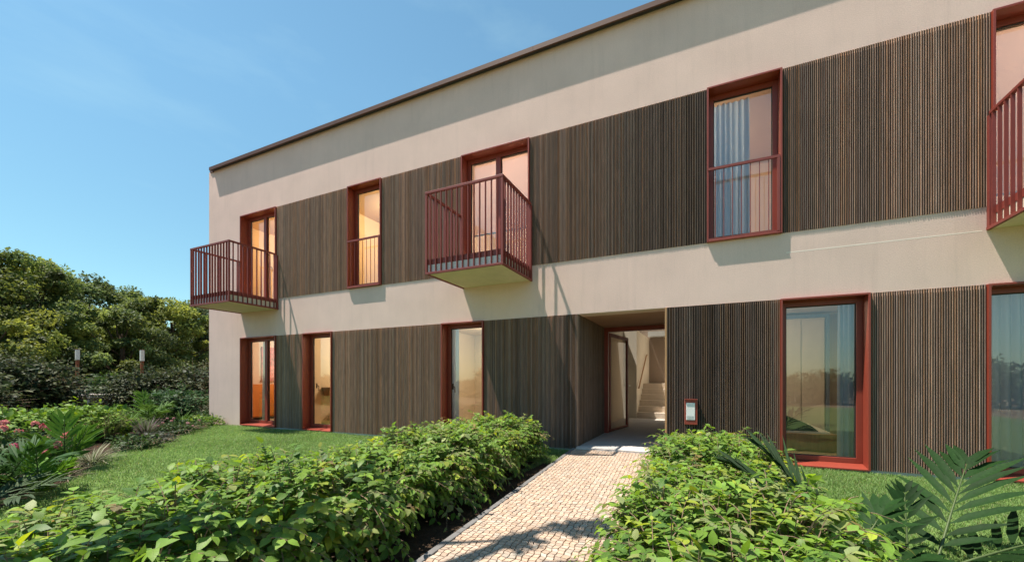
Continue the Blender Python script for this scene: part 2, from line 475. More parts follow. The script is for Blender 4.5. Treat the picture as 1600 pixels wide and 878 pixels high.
# end walls, back, hidden ceiling of the attic
wall.box(BX0, BX0+0.3, 0.3, BD, -0.05, Z['top'])
wall.box(BX1-0.3, BX1, 0.3, BD, -0.05, Z['top'])
wall.box(BX0+0.3, BX1-0.3, BD-0.3, BD, -0.05, Z['top'])
wall.build('wall', M['stucco'], bld)
MB().box(1.02, 2.98, -0.0007, 0.01, 2.981, 2.995).build('joint_strip', M['joint'], bld)
# plinth under cladding
pl = MB()
for x0, x1 in ((-9.70, -8.71), (-8.71, -7.75), (-7.75, -4.73), (-4.73, -3.78), (-3.78, REC[0]), (REC[1], 0.948), (0.948, 1.928), (1.928, 3.013), (3.013, 4.45), (4.45, BX1)):
    if x0 == REC[1]: pl.build('plinth', M['plinth'], bld); pl = MB()
    pl.box(x0, x1, 0.003, 0.3, -0.05, Z['g0'])
pl.build('plinth', M['plinth'], bld)

# slatted cladding: slender upright laths with shadow gaps, on black backing
PITCH = 0.0233
def slat_colors(n, rr):
    base = np.array([[0.41, 0.285, 0.22], [0.44, 0.31, 0.235], [0.38, 0.285, 0.24], [0.42, 0.265, 0.175], [0.35, 0.245, 0.195], [0.41, 0.315, 0.26]])
    c = base[rr.integers(0, len(base), n)]*rr.uniform(0.78, 1.2, (n, 1))*np.repeat(rr.uniform(0.88, 1.1, (n//5+1, 1)), 5, axis=0)[:n]
    return c
def cladding(name, x0, x1, z0, z1, seed, face='front', yy0=0, yy1=0, xf=0):
    rr = np.random.default_rng(seed)
    span = (x1-x0) if face == 'front' else (yy1-yy0)
    n = int(span/PITCH)
    s0 = np.linspace(0, span, n, endpoint=False) + 0.008
    wd = 0.0078*rr.uniform(0.85, 1.2, n)
    # every board of four laths sits a touch deeper or prouder than the next
    dep = 0.0 + 0.0025*rr.uniform(-1, 1, n)
    Vs = []; Fs = []; 
    zt = np.full(n, z1-0.003); zb = np.full(n, z0) 
    front = -0.013 + dep*0.6; back = np.full(n, 0.034)
    a = s0; b = s0+wd
    def P(s, d, zz):
        if face == 'front': return np.stack([x0+s, d, zz], 1)
        return np.stack([xf - d, yy0+s, zz], 1)    # faces +X
    # sun contrast painted in: paler sides, ends and back; darker front sheet, own vertices
    V = np.stack([P(a, front, zb), P(b, front, zb), P(b, back, zb), P(a, back, zb), P(a, front, zt), P(b, front, zt), P(b, back, zt), P(a, back, zt),
                  P(a, front, zb), P(b, front, zb), P(b, front, zt), P(a, front, zt)], 1).reshape(-1, 3)
    i = (np.arange(n)*12)[:, None]
    F = np.concatenate([i + np.array(q)[None] for q in ((0,3,2,1),(4,5,6,7),(8,9,10,11),(1,2,6,5),(3,0,4,7))])
    col = slat_colors(n, rr)
    T = np.stack([col*np.array([1.0, 0.95, 0.90])*(1.26 if face == 'front' else 0.55)]*8 + [col*(0.36 if face == 'front' else 0.20)]*4, 1).reshape(-1, 3)  # recess laths tinted darker still: the soffit's shade put into their colour
    o = np_object(name, V, [F], M['slat'], bld, tint=T)
    mb = MB()
    if face == 'front': mb.box(x0, x1, 0.035, 0.3, z0, z1)
    else: mb.box(xf-0.2, xf-0.035, yy0, yy1, z0, z1)
    mb.build('backing_board', M['membrane'], o)
    return o
sd = 100
for x0, x1 in ((-9.70, -8.71), (-7.75, -4.73), (-3.78, REC[0]), (REC[1]+0.03, 0.948), (1.928, 3.013), (4.45, BX1)):
    cladding('cladding_panel', x0, x1, Z['g0'], Z['g1'], sd); sd += 1
for x0, x1 in ((-9.68, -7.255), (-6.28, -4.265), (-2.84, 0.022), (0.968, 3.05), (4.45, BX1)):
    cladding('cladding_panel', x0, x1, Z['u0'], Z['u1'], sd); sd += 1

# roof: flat cover, fascia with dark gutter gap under it
SKY = (-4.8, -0.75, 4.3, 8.9)
rb = MB()
rb.box(BX0+0.06, BX1, -0.02, SKY[2], Z['top'], Z['top']+0.06); rb.box(BX0+0.06, BX1, SKY[3], BD, Z['top'], Z['top']+0.06)
rb.box(BX0+0.06, SKY[0], SKY[2], SKY[3], Z['top'], Z['top']+0.06); rb.box(SKY[1], BX1, SKY[2], SKY[3], Z['top'], Z['top']+0.06)
rf = rb.build('roof', M['gutter'], bld)
MB().quad((SKY[0], SKY[2], Z['top']+0.05), (SKY[1], SKY[2], Z['top']+0.05), (SKY[1], SKY[3], Z['top']+0.05), (SKY[0], SKY[3], Z['top']+0.05)).build('roof_light', M['glass'], rf)
fa = MB(); x = BX0+0.22
MB().box(BX0+0.10, BX0+0.22, -0.025, 0.01, 6.985, 7.075).build('fascia_end', M['fascia'], rf)
while x < BX1:
    x1 = min(x+2.4, BX1); fa.box(x, x1-0.004, -0.125, -0.095, 6.985, 7.068); x = x1
fa.build('fascia', M['fascia'], rf)
MB().box(BX0+0.22, BX1, -0.094, -0.0205, 7.0, 7.07).build('gutter', M['gutter'], rf)

# windows -----------------------------------------------------------------
def window(x0, x1, z0, z1, mull=None, y_out=-0.05, handle_x=None, rail=None, trans=None, sill=True):
    w = empty('window', (x0, 0, z0), bld)
    t = 0.024; d = 0.235
    f = MB()
    f.box(x0, x0+t, y_out, d, z0, z1)
    f.box(x1-t, x1, y_out, d, z0, z1)
    f.box(x0+t, x1-t, y_out, d, z1-t, z1)
    f.build('frame', M['red'], w, bevel=0.002)
    if sill:
        s = MB(); i = 0
        s.v += [(x0+t, y_out-0.012, z0), (x1-t, y_out-0.012, z0), (x1-t, d, z0), (x0+t, d, z0),
                (x0+t, y_out-0.012, z0+0.018), (x1-t, y_out-0.012, z0+0.018), (x1-t, d, z0+0.062), (x0+t, d, z0+0.062)]
        s.f += [(0,3,2,1),(4,5,6,7),(0,1,5,4),(1,2,6,5),(2,3,7,6),(3,0,4,7)]
        s.build('sill', M['red'], w, bevel=0.002)
    sx0, sx1, sz0, sz1 = x0+t, x1-t, z0+0.055, z1-t
    sw = 0.066; y0, y1 = 0.165, 0.232
    s = MB()
    s.box(sx0, sx0+sw, y0, y1, sz0, sz1); s.box(sx1-sw, sx1, y0, y1, sz0, sz1)
    s.box(sx0+sw, sx1-sw, y0, y1, sz0, sz0+sw); s.box(sx0+sw, sx1-sw, y0, y1, sz1-sw, sz1)
    cells = [(sx0+sw, sx1-sw)]
    if mull is not None:
        s.box(mull-0.05, mull+0.05, y0-0.008, y1, sz0+sw, sz1-sw)
        cells = [(sx0+sw, mull-0.05), (mull+0.05, sx1-sw)]
    s.build('sash', M['red'], w, bevel=0.003)
    # glazing bead
    g = MB()
    for a, b in cells:
        e = 0.012
        g.box(a, a+e, 0.19, 0.215, sz0+sw, sz1-sw); g.box(b-e, b, 0.19, 0.215, sz0+sw, sz1-sw)
        g.box(a+e, b-e, 0.19, 0.215, sz0+sw, sz0+sw+e); g.box(a+e, b-e, 0.19, 0.215, sz1-sw-e, sz1-sw)
    g.build('glazing_bead', M['gutter'], w)
    for a, b in cells:
        MB().quad((a, 0.203, sz0+sw), (b, 0.203, sz0+sw), (b, 0.203, sz1-sw), (a, 0.203, sz1-sw)).build('pane', M['glass'], w)
    if handle_x is not None:
        h = MB(); hz = z0 + 1.05
        h.box(handle_x-0.014, handle_x+0.014, y1, y1+0.012, hz-0.06, hz+0.06)
        h.tube([(handle_x, y1+0.01, hz), (handle_x, y1+0.05, hz), (handle_x+0.012, y1+0.055, hz-0.01), (handle_x+0.016, y1+0.055, hz-0.12)], 0.009, 8)
        h.build('handle', M['handle'], w)
    if rail is not None:
        r = MB(); rz = rail
        r.box(x0+0.012, x1-0.03, -0.058, -0.028, rz-0.036, rz)
        r.box(x1-0.062, x1-0.030, -0.0575, -0.0285, z0+0.03, rz-0.036)
        r.box(x0+0.012, x1-0.062, -0.055, -0.031, z0+0.018, z0+0.045)
        n = max(6, int((x1-x0)/0.118)); 
        for k in range(1, n):
            xx = x0 + (x1-x0-0.05)*k/n
            r.tube([(xx, -0.043, z0+0.045), (xx, -0.043, rz-0.036)], 0.006, 6, cap=False)
        r.build('guard_rail', M['red_dark'], w)
    return w
window(*W1['a'], 0.055, Z['g1'], mull=-10.34)
window(*W1['b'], 0.045, Z['g1'], handle_x=-8.56)
window(*W1['c'], 0.045, Z['g1'], handle_x=-4.63)
window(*W1['d'], 0.045, Z['g1'])
window(*W1['e'], 0.045, Z['g1'])
window(*W2['a'], SILL2, Z['u1']-0.005, mull=-10.38, handle_x=-10.30)
window(*W2['b'], 3.27, Z['u1']-0.002, rail=4.33)
window(*W2['c'], SILL2, Z['u1']-0.004, mull=-3.56)
window(*W2['d'], 3.262, Z['u1']-0.002, rail=4.35)
window(*W2['e'], SILL2, Z['u1']-0.002)

# balconies ---------------------------------------------------------------
def balcony(x0, x1, yf=-1.19, label=None):
    b = empty('balcony', (x0, 0, 2.99), bld)
    MB().box(x0+0.04, x1-0.04, yf+0.05, 0.0, 3.0, 3.15).build('slab', M['concrete'], b)
    e = MB()   # pale edge boards and dark metal drip trim over them
    e.box(x0+0.036, x1-0.036, yf+0.040, yf+0.049, 3.02, 3.148)
    e.build('slab_edge', M['slab_edge'], b)
    t = MB(); t.box(x0+0.034, x1-0.034, yf+0.036, yf+0.06, 3.15, 3.24)
    t.box(x0+0.034, x0+0.058, yf+0.06, -0.01, 3.151, 3.24); t.box(x1-0.058, x1-0.034, yf+0.06, -0.01, 3.151, 3.24)
    t.build('edge_trim', M['red_dark'], b)
    MB().box(x0+0.06, x1-0.06, yf+0.062, -0.01, 3.152, 3.19).build('deck', M['threshold'], b)
    zr = 4.365; zb = 2.985
    h = MB()
    h.box(x0, x1, yf, yf+0.045, zr-0.038, zr)
    h.box(x0, x0+0.045, yf+0.045, -0.055, zr-0.038, zr); h.box(x1-0.045, x1, yf+0.045, -0.055, zr-0.038, zr)
    h.build('handrail', M['red_dark'], b, bevel=0.003)
    l = MB()
    l.box(x0, x1, yf, yf+0.035, zb, zb+0.034)
    l.box(x0, x0+0.035, yf+0.035, -0.002, zb, zb+0.034); l.box(x1-0.035, x1, yf+0.035, -0.002, zb, zb+0.034)
    l.build('bottom_rail', M['red_dark'], b, bevel=0.002)
    p = MB(); z0, z1 = zb+0.034, zr-0.038
    for (px, py) in ((x0+0.003, yf+0.003), (x1-0.038, yf+0.003), (x0+0.003, -0.055), (x1-0.038, -0.055)):
        MB().box(px, px+0.035, py, py+0.035 if py < -0.5 else py+0.05, z0, z1).build('post', M['red_dark'], b, bevel=0.002)
    bars = MB()
    n = int(round((x1-x0)/0.107))
    for k in range(1, n):
        xx = x0 + (x1-x0)*k/n
        bars.box(xx-0.006, xx+0.006, yf+0.003, yf+0.036, z0, z1)
    n = int(round(-yf/0.107))
    for k in range(1, n):
        yy = yf + (-yf)*k/n
        bars.box(x0+0.002, x0+0.036, yy-0.006, yy+0.006, z0, z1)
        bars.box(x1-0.036, x1-0.002, yy-0.006, yy+0.006, z0, z1)
    bars.build('balusters', M['red_dark'], b)
    return b
balcony(-11.13, -9.62); balcony(-4.25, -2.79); balcony(3.01, 4.50)

# entrance recess ---------------------------------------------------------
RD = 2.05
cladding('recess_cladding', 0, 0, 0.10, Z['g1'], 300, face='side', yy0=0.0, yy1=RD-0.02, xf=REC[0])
MB().box(REC[0], REC[1]+0.001, -0.10, 6.2, -0.04, 0.10).build('threshold', M['threshold'], bld)
so = MB().box(REC[0], REC[1], 0.302, RD-0.05, Z['g1']-0.004, Z['g1']+0.05).build('recess_ceiling', M['soffit_wood'], bld)
MB().box(REC[0], REC[1], 0.004, 0.301, Z['g1']-0.006, Z['g1']-0.001).build('soffit_band', M['soffit'], so)
MB().box(REC[1], REC[1]+0.028, -0.013, RD, 0.05, Z['g1']-0.002).build('corner_trim', M['wood'], bld)
MB().box(REC[1]+0.03, REC[1]+0.2, 0.301, 6.4, 0.05, Z['g1']).build('hall_side_wall', M['hall'], bld)
# door frame and open glazed leaf
dr = empty('entrance_door', (REC[0], RD, 0.1), bld)
d = MB()
d.box(REC[0], REC[0]+0.09, RD-0.06, RD+0.06, 0.1, Z['g1']-0.004); d.box(REC[1]-0.05, REC[1], RD-0.06, RD+0.06, 0.1, Z['g1']-0.004)
d.box(REC[0]+0.09, REC[1]-0.05, RD-0.06, RD+0.06, 2.255, Z['g1']-0.004)
d.build('door_frame', M['red'], dr, bevel=0.003)
hx = Vector((-1.885, 2.13, 0)); ex = Vector((-1.70, 3.37, 0))
ax = (ex-hx).normalized(); ay = Vector((-ax.y, ax.x, 0)); az = Vector((0, 0, 1)); Lf = (ex-hx).length
lf = MB(); zl0, zl1 = 0.115, 2.245; fw = 0.075
def leafbox(mb, a, b, z0, z1, th=0.025):
    mb.obox(hx + ax*(a+b)/2 + az*(z0+z1)/2, ax, ay, az, (b-a)/2, th, (z1-z0)/2)
leafbox(lf, 0, fw, zl0, zl1); leafbox(lf, Lf-fw, Lf, zl0, zl1)
leafbox(lf, fw, Lf-fw, zl0, zl0+0.05); leafbox(lf, fw, Lf-fw, zl1-fw, zl1)
lf.build('door_leaf', M['red'], dr, bevel=0.003)
pa = MB(); pa.quad(*[tuple(hx + ax*a + az*z) for a, z in ((fw, zl0+0.05), (Lf-fw, zl0+0.05), (Lf-fw, zl1-fw), (fw, zl1-fw))])
pa.build('pane', M['door_glass'], dr)
hd = MB(); leafc = hx + ax*(Lf-0.04)
hd.tube([leafc - ay*0.03 + az*1.1, leafc - ay*0.075 + az*1.1, leafc - ay*0.08 - ax*0.12 + az*1.1], 0.011, 8)
hd.build('handle', M['steel'], dr)

# stair hall --------------------------------------------------------------
hall = MB()
HX0, HX1 = -2.25, REC[1]+0.03
hall.box(HX0-0.1, HX0, RD+0.10, 6.0, 0.1, 2.75)                       # left wall of hall
hall.box(HX0-0.1, REC[0]-0.03, RD-0.02, RD+0.099, 0.1, 2.75)            # front of hall beside the recess
hall.box(HX0, -1.86, 5.93, 9.0, 0.1, 2.75)                       # wall that flanks the stair
hall.box(HX1, HX1+0.1, 6.401, 9.0, 0.1, 5.7)
hall.build('hall_wall', M['hall'], bld)
MB().box(HX0, HX1, 8.98, 9.09, 0.1, 5.7).build('landing_wall', surface('shaded_plaster', (0.27, 0.21, 0.165), 0.9, 0.04, spec=0.15), bld)  # brown tone is the stair end's shade, painted into the wall colour
MB().box(HX0-0.1, HX1, RD+0.062, 4.9, 2.751, 2.85).build('hall_ceiling', M['hall'], bld)
MB().box(HX0, REC[0]-0.001, RD+0.1, 5.93, 0.02, 0.098).build('hall_floor', M['threshold'], bld)
MB().box(-1.86, HX1, 8.6, 8.97, 2.80, 2.98).build('landing_beam', M['plinth'], bld)
st = MB()
for k in range(6):
    st.box(-1.86, HX1-0.002, 5.98+0.28*k, 5.98+0.28*6 if k == 5 else 5.98+0.28*(k+1)+0.001, 0.1, 0.1+0.172*(k+1))
st.box(-1.86, HX1-0.002, 5.98+0.28*6+0.002, 8.97, 0.1, 0.1+0.172*6)
sto = st.build('staircase', M['stair'], bld, bevel=0.004)
hr = MB().tube([(-1.80, 5.95, 1.0), (-1.80, 6.05, 1.05), (-1.80, 7.66, 2.05), (-1.80, 7.9, 2.1)], 0.022, 8)
hr.build('handrail', M['wood'], sto, smooth=True)
# attic floor with a roof-light over the stair well (daylight falls down the stair)
at = MB()
for (x0, x1, y0, y1) in ((BX0+0.3, -4.8, 0.3, BD-0.3), (HX1+0.1, BX1-0.3, 0.3, BD-0.3), (-4.8, HX1+0.1, 0.3, 4.3)):
    at.box(x0, x1, y0, y1, 5.82, 5.9)
at.build('attic_floor', M['hall'], bld)

# rooms behind the windows ---------------------------------------------------
def room(x0, x1, z0, z1, depth, wallc, floorm=None, name='room'):
    m = surface('room_plaster', wallc, 0.9, 0.03, 1.5, spec=0.15)
    b = MB(); y0, y1 = 0.31, depth
    b.quad((x0,y1,z0),(x1,y1,z0),(x1,y1,z1),(x0,y1,z1))
    b.quad((x0,y0,z0),(x0,y1,z0),(x0,y1,z1),(x0,y0,z1))
    b.quad((x1,y1,z0),(x1,y0,z0),(x1,y0,z1),(x1,y1,z1))
    b.quad((x0,y1,z1),(x1,y1,z1),(x1,y0,z1),(x0,y0,z1))
    o = b.build(name, m, bld)
    MB().quad((x0,y0,z0),(x1,y0,z0),(x1,y1,z0),(x0,y1,z0)).build('room_floor', floorm or M['floor_wood'], o)
    return o
room(-12.2, -9.25, 0.09, 2.55, 3.6, (0.64, 0.52, 0.42))
room(-9.2, -6.25, 0.09, 2.55, 3.4, (0.68, 0.55, 0.38))
room(-6.2, -3.60, 0.09, 2.55, 3.8, (0.66, 0.58, 0.47))
room(-0.30, 2.45, 0.09, 2.55, 3.2, (0.64, 0.57, 0.48))
room(2.55, 6.5, 0.09, 2.55, 3.6, (0.62, 0.58, 0.52))
room(-12.2, -8.6, 3.19, 5.75, 3.6, (0.70, 0.50, 0.28))
room(-8.5, -5.3, 3.19, 5.75, 3.4, (0.70, 0.52, 0.30))
room(-5.2, -1.6, 3.19, 5.75, 3.0, (0.68, 0.56, 0.50))
room(-1.5, 2.2, 3.19, 5.75, 3.2, (0.68, 0.55, 0.46))
room(2.3, 6.5, 3.19, 5.75, 3.2, (0.64, 0.56, 0.54))

M['bulb'] = emitter('lamp_glow', (1.0, 0.86, 0.66), 6.0)
def ceiling_light(x, y, z, watts, label):
    t = thing('ceiling_light', label, 'ceiling light', (x, y, z), 'round ceiling lights in the rooms')
    n = 20; c = MB()
    c.tube([(x, y, z), (x, y, z-0.05)], 0.2, n); c.build('canopy', M['white'], t)
    g = MB(); g.tube([(x, y, z-0.051), (x, y, z-0.075)], [0.18, 0.14], n); g.build('diffuser', M['bulb'], t)
    ld = bpy.data.lights.new('ceiling_lamp', 'POINT'); ld.energy = watts; ld.shadow_soft_size = 0.18; ld.color = (1.0, 0.80, 0.56)
    lo = bpy.data.objects.new('ceiling_lamp', ld); COL.objects.link(lo); lo.parent = t; lo.location = (0, 0, -0.28)
for x, y, z, wt_, nm in ((-10.7, 1.9, 2.54, 55, 'ground floor room nearest the house corner'), (-7.9, 1.8, 2.54, 50, 'ground floor room with the wall shelf'),
                         (-4.7, 2.0, 2.54, 40, 'ground floor room left of the entrance'), (0.5, 1.5, 2.54, 20, 'bedroom with the wooden bed'), (4.2, 1.9, 2.54, 14, 'ground floor room under the right balcony'),
                         (-10.6, 1.9, 5.74, 70, 'upstairs room behind the corner balcony'), (-7.0, 1.8, 5.74, 65, 'upstairs room with the narrow window'),
                         (-3.4, 1.7, 5.74, 52, 'upstairs room behind the middle balcony'), (-0.7, 1.7, 5.74, 48, 'upstairs room with the drawn blue curtain'), (4.0, 1.7, 5.74, 50, 'upstairs room behind the right balcony')):
    ceiling_light(x, y, z, wt_, 'round white ceiling light in the ' + nm)

# curtains: pleated cloth hanging behind the panes
M['curtain_blue'] = tinted('blue_curtain', 0.9, 0.1, transl=0.4)
M['curtain_grey'] = M['curtain_blue']
def curtain(x0, x1, y, z0, z1, mat, label, folds=7, amp=0.06):
    n = folds*10; V = []; F = []
    rr = np.random.default_rng(int(abs(x0*100)))
    ph = rr.uniform(0, 6)
    for k in range(n+1):
        s = k/n; a = 2*math.pi*folds*s + 0.7*math.sin(5*s+ph)
        for zz, am in ((z1, 0.6), ((z0+z1)/2, 1.0), (z0, 1.25)):
            V.append((x0+(x1-x0)*s + 0.012*math.cos(a)*am, y + amp*am*math.sin(a)*(0.7+0.3*math.sin(9*s+ph)), zz))
    for k in range(n):
        for j in range(2):
            i = k*3+j; F.append((i, i+1, i+4, i+3))
    o = np_object('curtain', np.array(V), [np.array(F)], mat, smooth=True, origin=(x0, y, z0), tint=np.array([[0.41, 0.49, 0.61] if 'blue' in label else [0.40, 0.41, 0.40]]*len(V)))
    return tag(o, label, 'curtain')
curtain(0.05, 0.60, 0.42, 3.21, 5.52, M['curtain_blue'], 'blue grey curtain drawn half across the railed upper window', 7)
curtain(1.68, 1.90, 0.36, 0.10, 2.36, M['curtain_blue'], 'pale blue curtain gathered beside the bed window', 4)
curtain(3.12, 3.95, 0.42, 0.10, 2.36, M['curtain_blue'], 'blue grey curtain drawn across the window under the right balcony', 9)
curtain(-4.86, -4.60, 0.42, 0.10, 2.40, M['curtain_blue'], 'slim pale blue curtain left of the entrance recess', 4)
curtain(-10.85, -10.62, 0.42, 0.10, 2.40, M['curtain_grey'], 'grey curtain tied back in the corner ground floor window', 4)

# furniture seen through the panes
MF = {}
MF['orange'] = surface('orange_lacquer', (0.62, 0.20, 0.03), 0.5, 0.06)
MF['dark_cloth'] = surface('dark_bedspread', (0.03, 0.03, 0.04), 0.95, 0.2, 10, bump=0.2)
MF['olive'] = surface('olive_cloth', (0.13, 0.12, 0.07), 0.95, 0.15, 20)
MF['pink'] = surface('pink_print', (0.50, 0.17, 0.16), 0.8, 0.45, 9)
MF['panel'] = surface('wardrobe_panel', (0.62, 0.55, 0.46), 0.6, 0.03)
MF['pillow'] = surface('pillow_cloth', (0.55, 0.52, 0.46), 0.9, 0.05)
MF['blind'] = tinted('blind_fabric', 0.9, 0.1, transl=0.5)
t = thing('bed', 'wooden bed with dark spread behind the large ground floor window', 'bed', (1.0, 1.8, 0.1))
MB().box(0.2, 1.86, 1.12, 1.18, 0.1, 0.37).box(0.2, 0.26, 1.18, 2.7, 0.1, 0.36).box(1.80, 1.86, 1.18, 2.7, 0.1, 0.36).build('bed_frame', M['wood'], t, bevel=0.008)
MB().box(0.262, 1.798, 1.182, 2.7, 0.2, 0.40).build('mattress', MF['pillow'], t, bevel=0.03)
bc = MB(); n = 16
pts = [(0.28+1.36*k/n, 0.40+0.29*math.cos(0.5*math.pi*max(0.0, (k/n-0.35)/0.65))**0.7) for k in range(n+1)]
for k in range(n):
    (xa, za), (xb, zb) = pts[k], pts[k+1]
    bc.quad((xa, 1.22, za), (xb, 1.22, zb), (xb, 2.4, zb), (xa, 2.4, za)); bc.quad((xa, 1.22, 0.39), (xb, 1.22, 0.39), (xb, 1.22, zb), (xa, 1.22, za))
bc.build('bedspread', MF['dark_cloth'], t)
MF['trim'] = surface('blue_grey_trim', (0.16, 0.21, 0.28), 0.6, 0.05)
t = thing('wardrobe', 'tall pale wardrobe with blue grey trim behind the bed', 'wardrobe', (1.3, 2.9, 0.1))
MB().box(0.5, 2.10, 2.97, 3.17, 0.1, 2.44).build('carcass', MF['panel'], t, bevel=0.004)
for xa, xb in ((0.52, 1.10), (1.11, 1.70), (1.715, 2.08)): MB().box(xa, xb, 2.945, 2.969, 0.14, 2.40).build('door', MF['panel'], t, bevel=0.002)
MB().box(0.5, 2.16, 2.93, 3.17, 2.442, 2.50).box(2.102, 2.16, 2.93, 3.17, 0.1, 2.441).build('trim', MF['trim'], t)
t = thing('cabinet', 'orange lacquered cabinet inside the corner ground floor window', 'cabinet', (-12.0, 1.4, 0.1))
MB().box(-12.19, -11.76, 0.40, 2.6, 0.16, 1.12).build('carcass', MF['orange'], t, bevel=0.006)
for y0 in (0.42, 1.15, 1.88): MB().box(-11.759, -11.742, y0, y0+0.70, 0.2, 1.08).build('door', MF['orange'], t, bevel=0.003)
for y0 in (0.45, 2.48): MB().box(-12.1, -11.85, y0, y0+0.07, 0.1, 0.159).build('leg', M['wood'], t)
t = thing('armchair', 'olive armchair beside the orange cabinet in the corner room', 'armchair', (-11.2, 1.9, 0.1))
MB().box(-11.55, -10.85, 1.60, 2.3, 0.30, 0.52).build('seat', MF['olive'], t, bevel=0.05)
MB().box(-11.70, -11.551, 1.55, 2.3, 0.30, 0.98).build('backrest', MF['olive'], t, bevel=0.05)
MB().box(-11.55, -10.85, 1.48, 1.598, 0.30, 0.70).build('armrest', MF['olive'], t, bevel=0.03)
MB().box(-11.55, -10.85, 2.302, 2.42, 0.30, 0.70).build('armrest', MF['olive'], t, bevel=0.03)
MB().box(-11.6, -10.9, 1.55, 2.35, 0.1, 0.299).build('base', MF['orange'], t)
t = thing('wall_picture', 'pink print on the wall of the corner ground floor room', 'picture', (-12.19, 1.9, 1.3))
MB().box(-12.185, -12.16, 1.25, 2.75, 1.22, 2.25).build('canvas', MF['pink'], t)
MB().box(-12.19, -12.15, 1.22, 2.78, 1.19, 1.219).build('frame', M['wood'], t)
t = thing('wall_shelf', 'small tapered wooden wall shelf seen in the narrow ground floor window', 'shelf', (-9.1, 1.2, 0.8))
sm_ = MB(); sm_.v += [(-9.19,0.98,0.82),(-9.00,0.98,0.82),(-9.00,1.5,0.82),(-9.19,1.5,0.82),(-9.19,0.92,1.02),(-8.90,0.92,1.02),(-8.90,1.56,1.02),(-9.19,1.56,1.02)]
sm_.f += [(0,3,2,1),(4,5,6,7),(0,1,5,4),(1,2,6,5),(2,3,7,6),(3,0,4,7)]; sm_.build('box', M['wood'], t, bevel=0.004)
MB().box(-9.19, -8.88, 0.90, 1.58, 1.022, 1.045).build('top', M['wood'], t)
t = thing('stool', 'pale round stool under the wooden wall shelf', 'stool', (-8.85, 1.25, 0.1))
MB().tube([(-8.85, 1.25, 0.52), (-8.85, 1.25, 0.57)], 0.19, 24).build('seat', MF['pillow'], t, bevel=0.008)
for a in (0.5, 2.6, 4.7): MB().tube([(-8.85+.12*math.cos(a), 1.25+.12*math.sin(a), 0.519), (-8.85+.18*math.cos(a), 1.25+.18*math.sin(a), 0.1)], 0.014, 8).build('leg', M['wood'], t)
def blind(x0, x1, y, z0, z1, label):
    t = thing('roller_blind', label, 'blind', (x0, y, z1))
    np_object('fabric', np.array([(x0, y, z0), (x1, y, z0), (x1, y, z1-0.05), (x0, y, z1-0.05)]), [np.array([[0, 1, 2, 3]])], MF['blind'], t, tint=np.array([[0.66, 0.52, 0.47]]*4))
    MB().tube([(x0, y+0.02, z1-0.02), (x1, y+0.02, z1-0.02)], 0.028, 12).build('roller', M['white'], t, smooth=True)
    MB().box(x0, x1, y-0.006, y+0.009, z0-0.025, z0-0.001).build('bottom_bar', M['white'], t)
blind(-4.17, -2.93, 0.30, 4.1, 5.53, 'pinkish roller blind lowered halfway in the middle balcony door')
blind(3.1, 4.4, 0.30, 3.5, 5.53, 'pinkish roller blind drawn down behind the right balcony railing')

# entry panel / letterbox on the slats right of the entrance
t = thing('letterbox', 'red framed letterbox with white plate on the slats right of the entrance', 'letterbox', (-0.2, -0.014, 0.55))
MB().box(-0.285, -0.105, -0.05, -0.014, 0.55, 0.93).build('case', M['red'], t, bevel=0.004)
pf = MB(); pf.box(-0.262, -0.14, -0.056, -0.0505, 0.62, 0.878); pf.build('plate', M['white'], t, bevel=0.002)
sl = MB()
for k in range(4): sl.box(-0.25, -0.152, -0.0575, -0.0563, 0.632+0.014*k, 0.636+0.014*k)
sl.build('speaker_slots', M['plinth'], t)
MB().box(-0.285, -0.105, -0.075, -0.051, 0.925, 0.937).build('hood', M['red'], t)

# ------------------------------------------------------------------ foliage
def norm(a): return a/np.maximum(np.linalg.norm(a, axis=-1, keepdims=True), 1e-9)

def leaves(P, T, Nn, L, W, tint, droop=0.25, fold=0.18):
    """Vectorised folded, curved leaves: 8 vertices, 6 faces each. Returns V, tris, quads, tint, uv."""
    n = len(P)
    T = norm(T); B = norm(np.cross(Nn, T)); Nn = norm(np.cross(T, B))
    L = np.broadcast_to(L, (n,))[:, None]; W = np.broadcast_to(W, (n,))[:, None]
    droop = np.broadcast_to(droop, (n,))[:, None]; fold = np.broadcast_to(fold, (n,))[:, None]
    def pt(s, u, uw):
        return P + T*(L*s) - Nn*(L*droop*s*s) + B*(W*u*uw) + Nn*(W*fold*abs(u)*uw)
    rows = [pt(0, 0, 0), pt(.26, -1, .46), pt(.26, 0, 0), pt(.26, 1, .46), pt(.62, -1, .42), pt(.62, 0, 0), pt(.62, 1, .42), pt(1, 0, 0)]
    V = np.stack(rows, 1).reshape(-1, 3)
    i = (np.arange(n)*8)[:, None]
    tri = np.concatenate([i + np.array([q]) for q in ((0,2,1),(0,3,2),(4,5,7),(5,6,7))])
    quad = np.concatenate([i + np.array([q]) for q in ((1,2,5,4),(2,3,6,5))])
    uv1 = np.array([(0,0),(-1,.26),(0,.26),(1,.26),(-.9,.62),(0,.62),(.9,.62),(0,1)], dtype=np.float32)
    return V, tri, quad, np.repeat(tint, 8, axis=0), np.tile(uv1, (n, 1))

def small_leaves(P, T, Nn, L, W, tint):
    n = len(P)
    T = norm(T); B = norm(np.cross(Nn, T)); Nn = norm(np.cross(T, B))
    L = np.broadcast_to(L, (n,))[:, None]; W = np.broadcast_to(W, (n,))[:, None]
    V = np.stack([P, P + T*L*.45 + B*W*.5 + Nn*W*.1, P + T*L - Nn*L*.15, P + T*L*.45 - B*W*.5 + Nn*W*.1], 1).reshape(-1, 3)
    i = (np.arange(n)*4)[:, None]
    return V, np.concatenate([i + np.array([q]) for q in ((0,1,2),(0,2,3))]), np.repeat(tint, 4, axis=0)

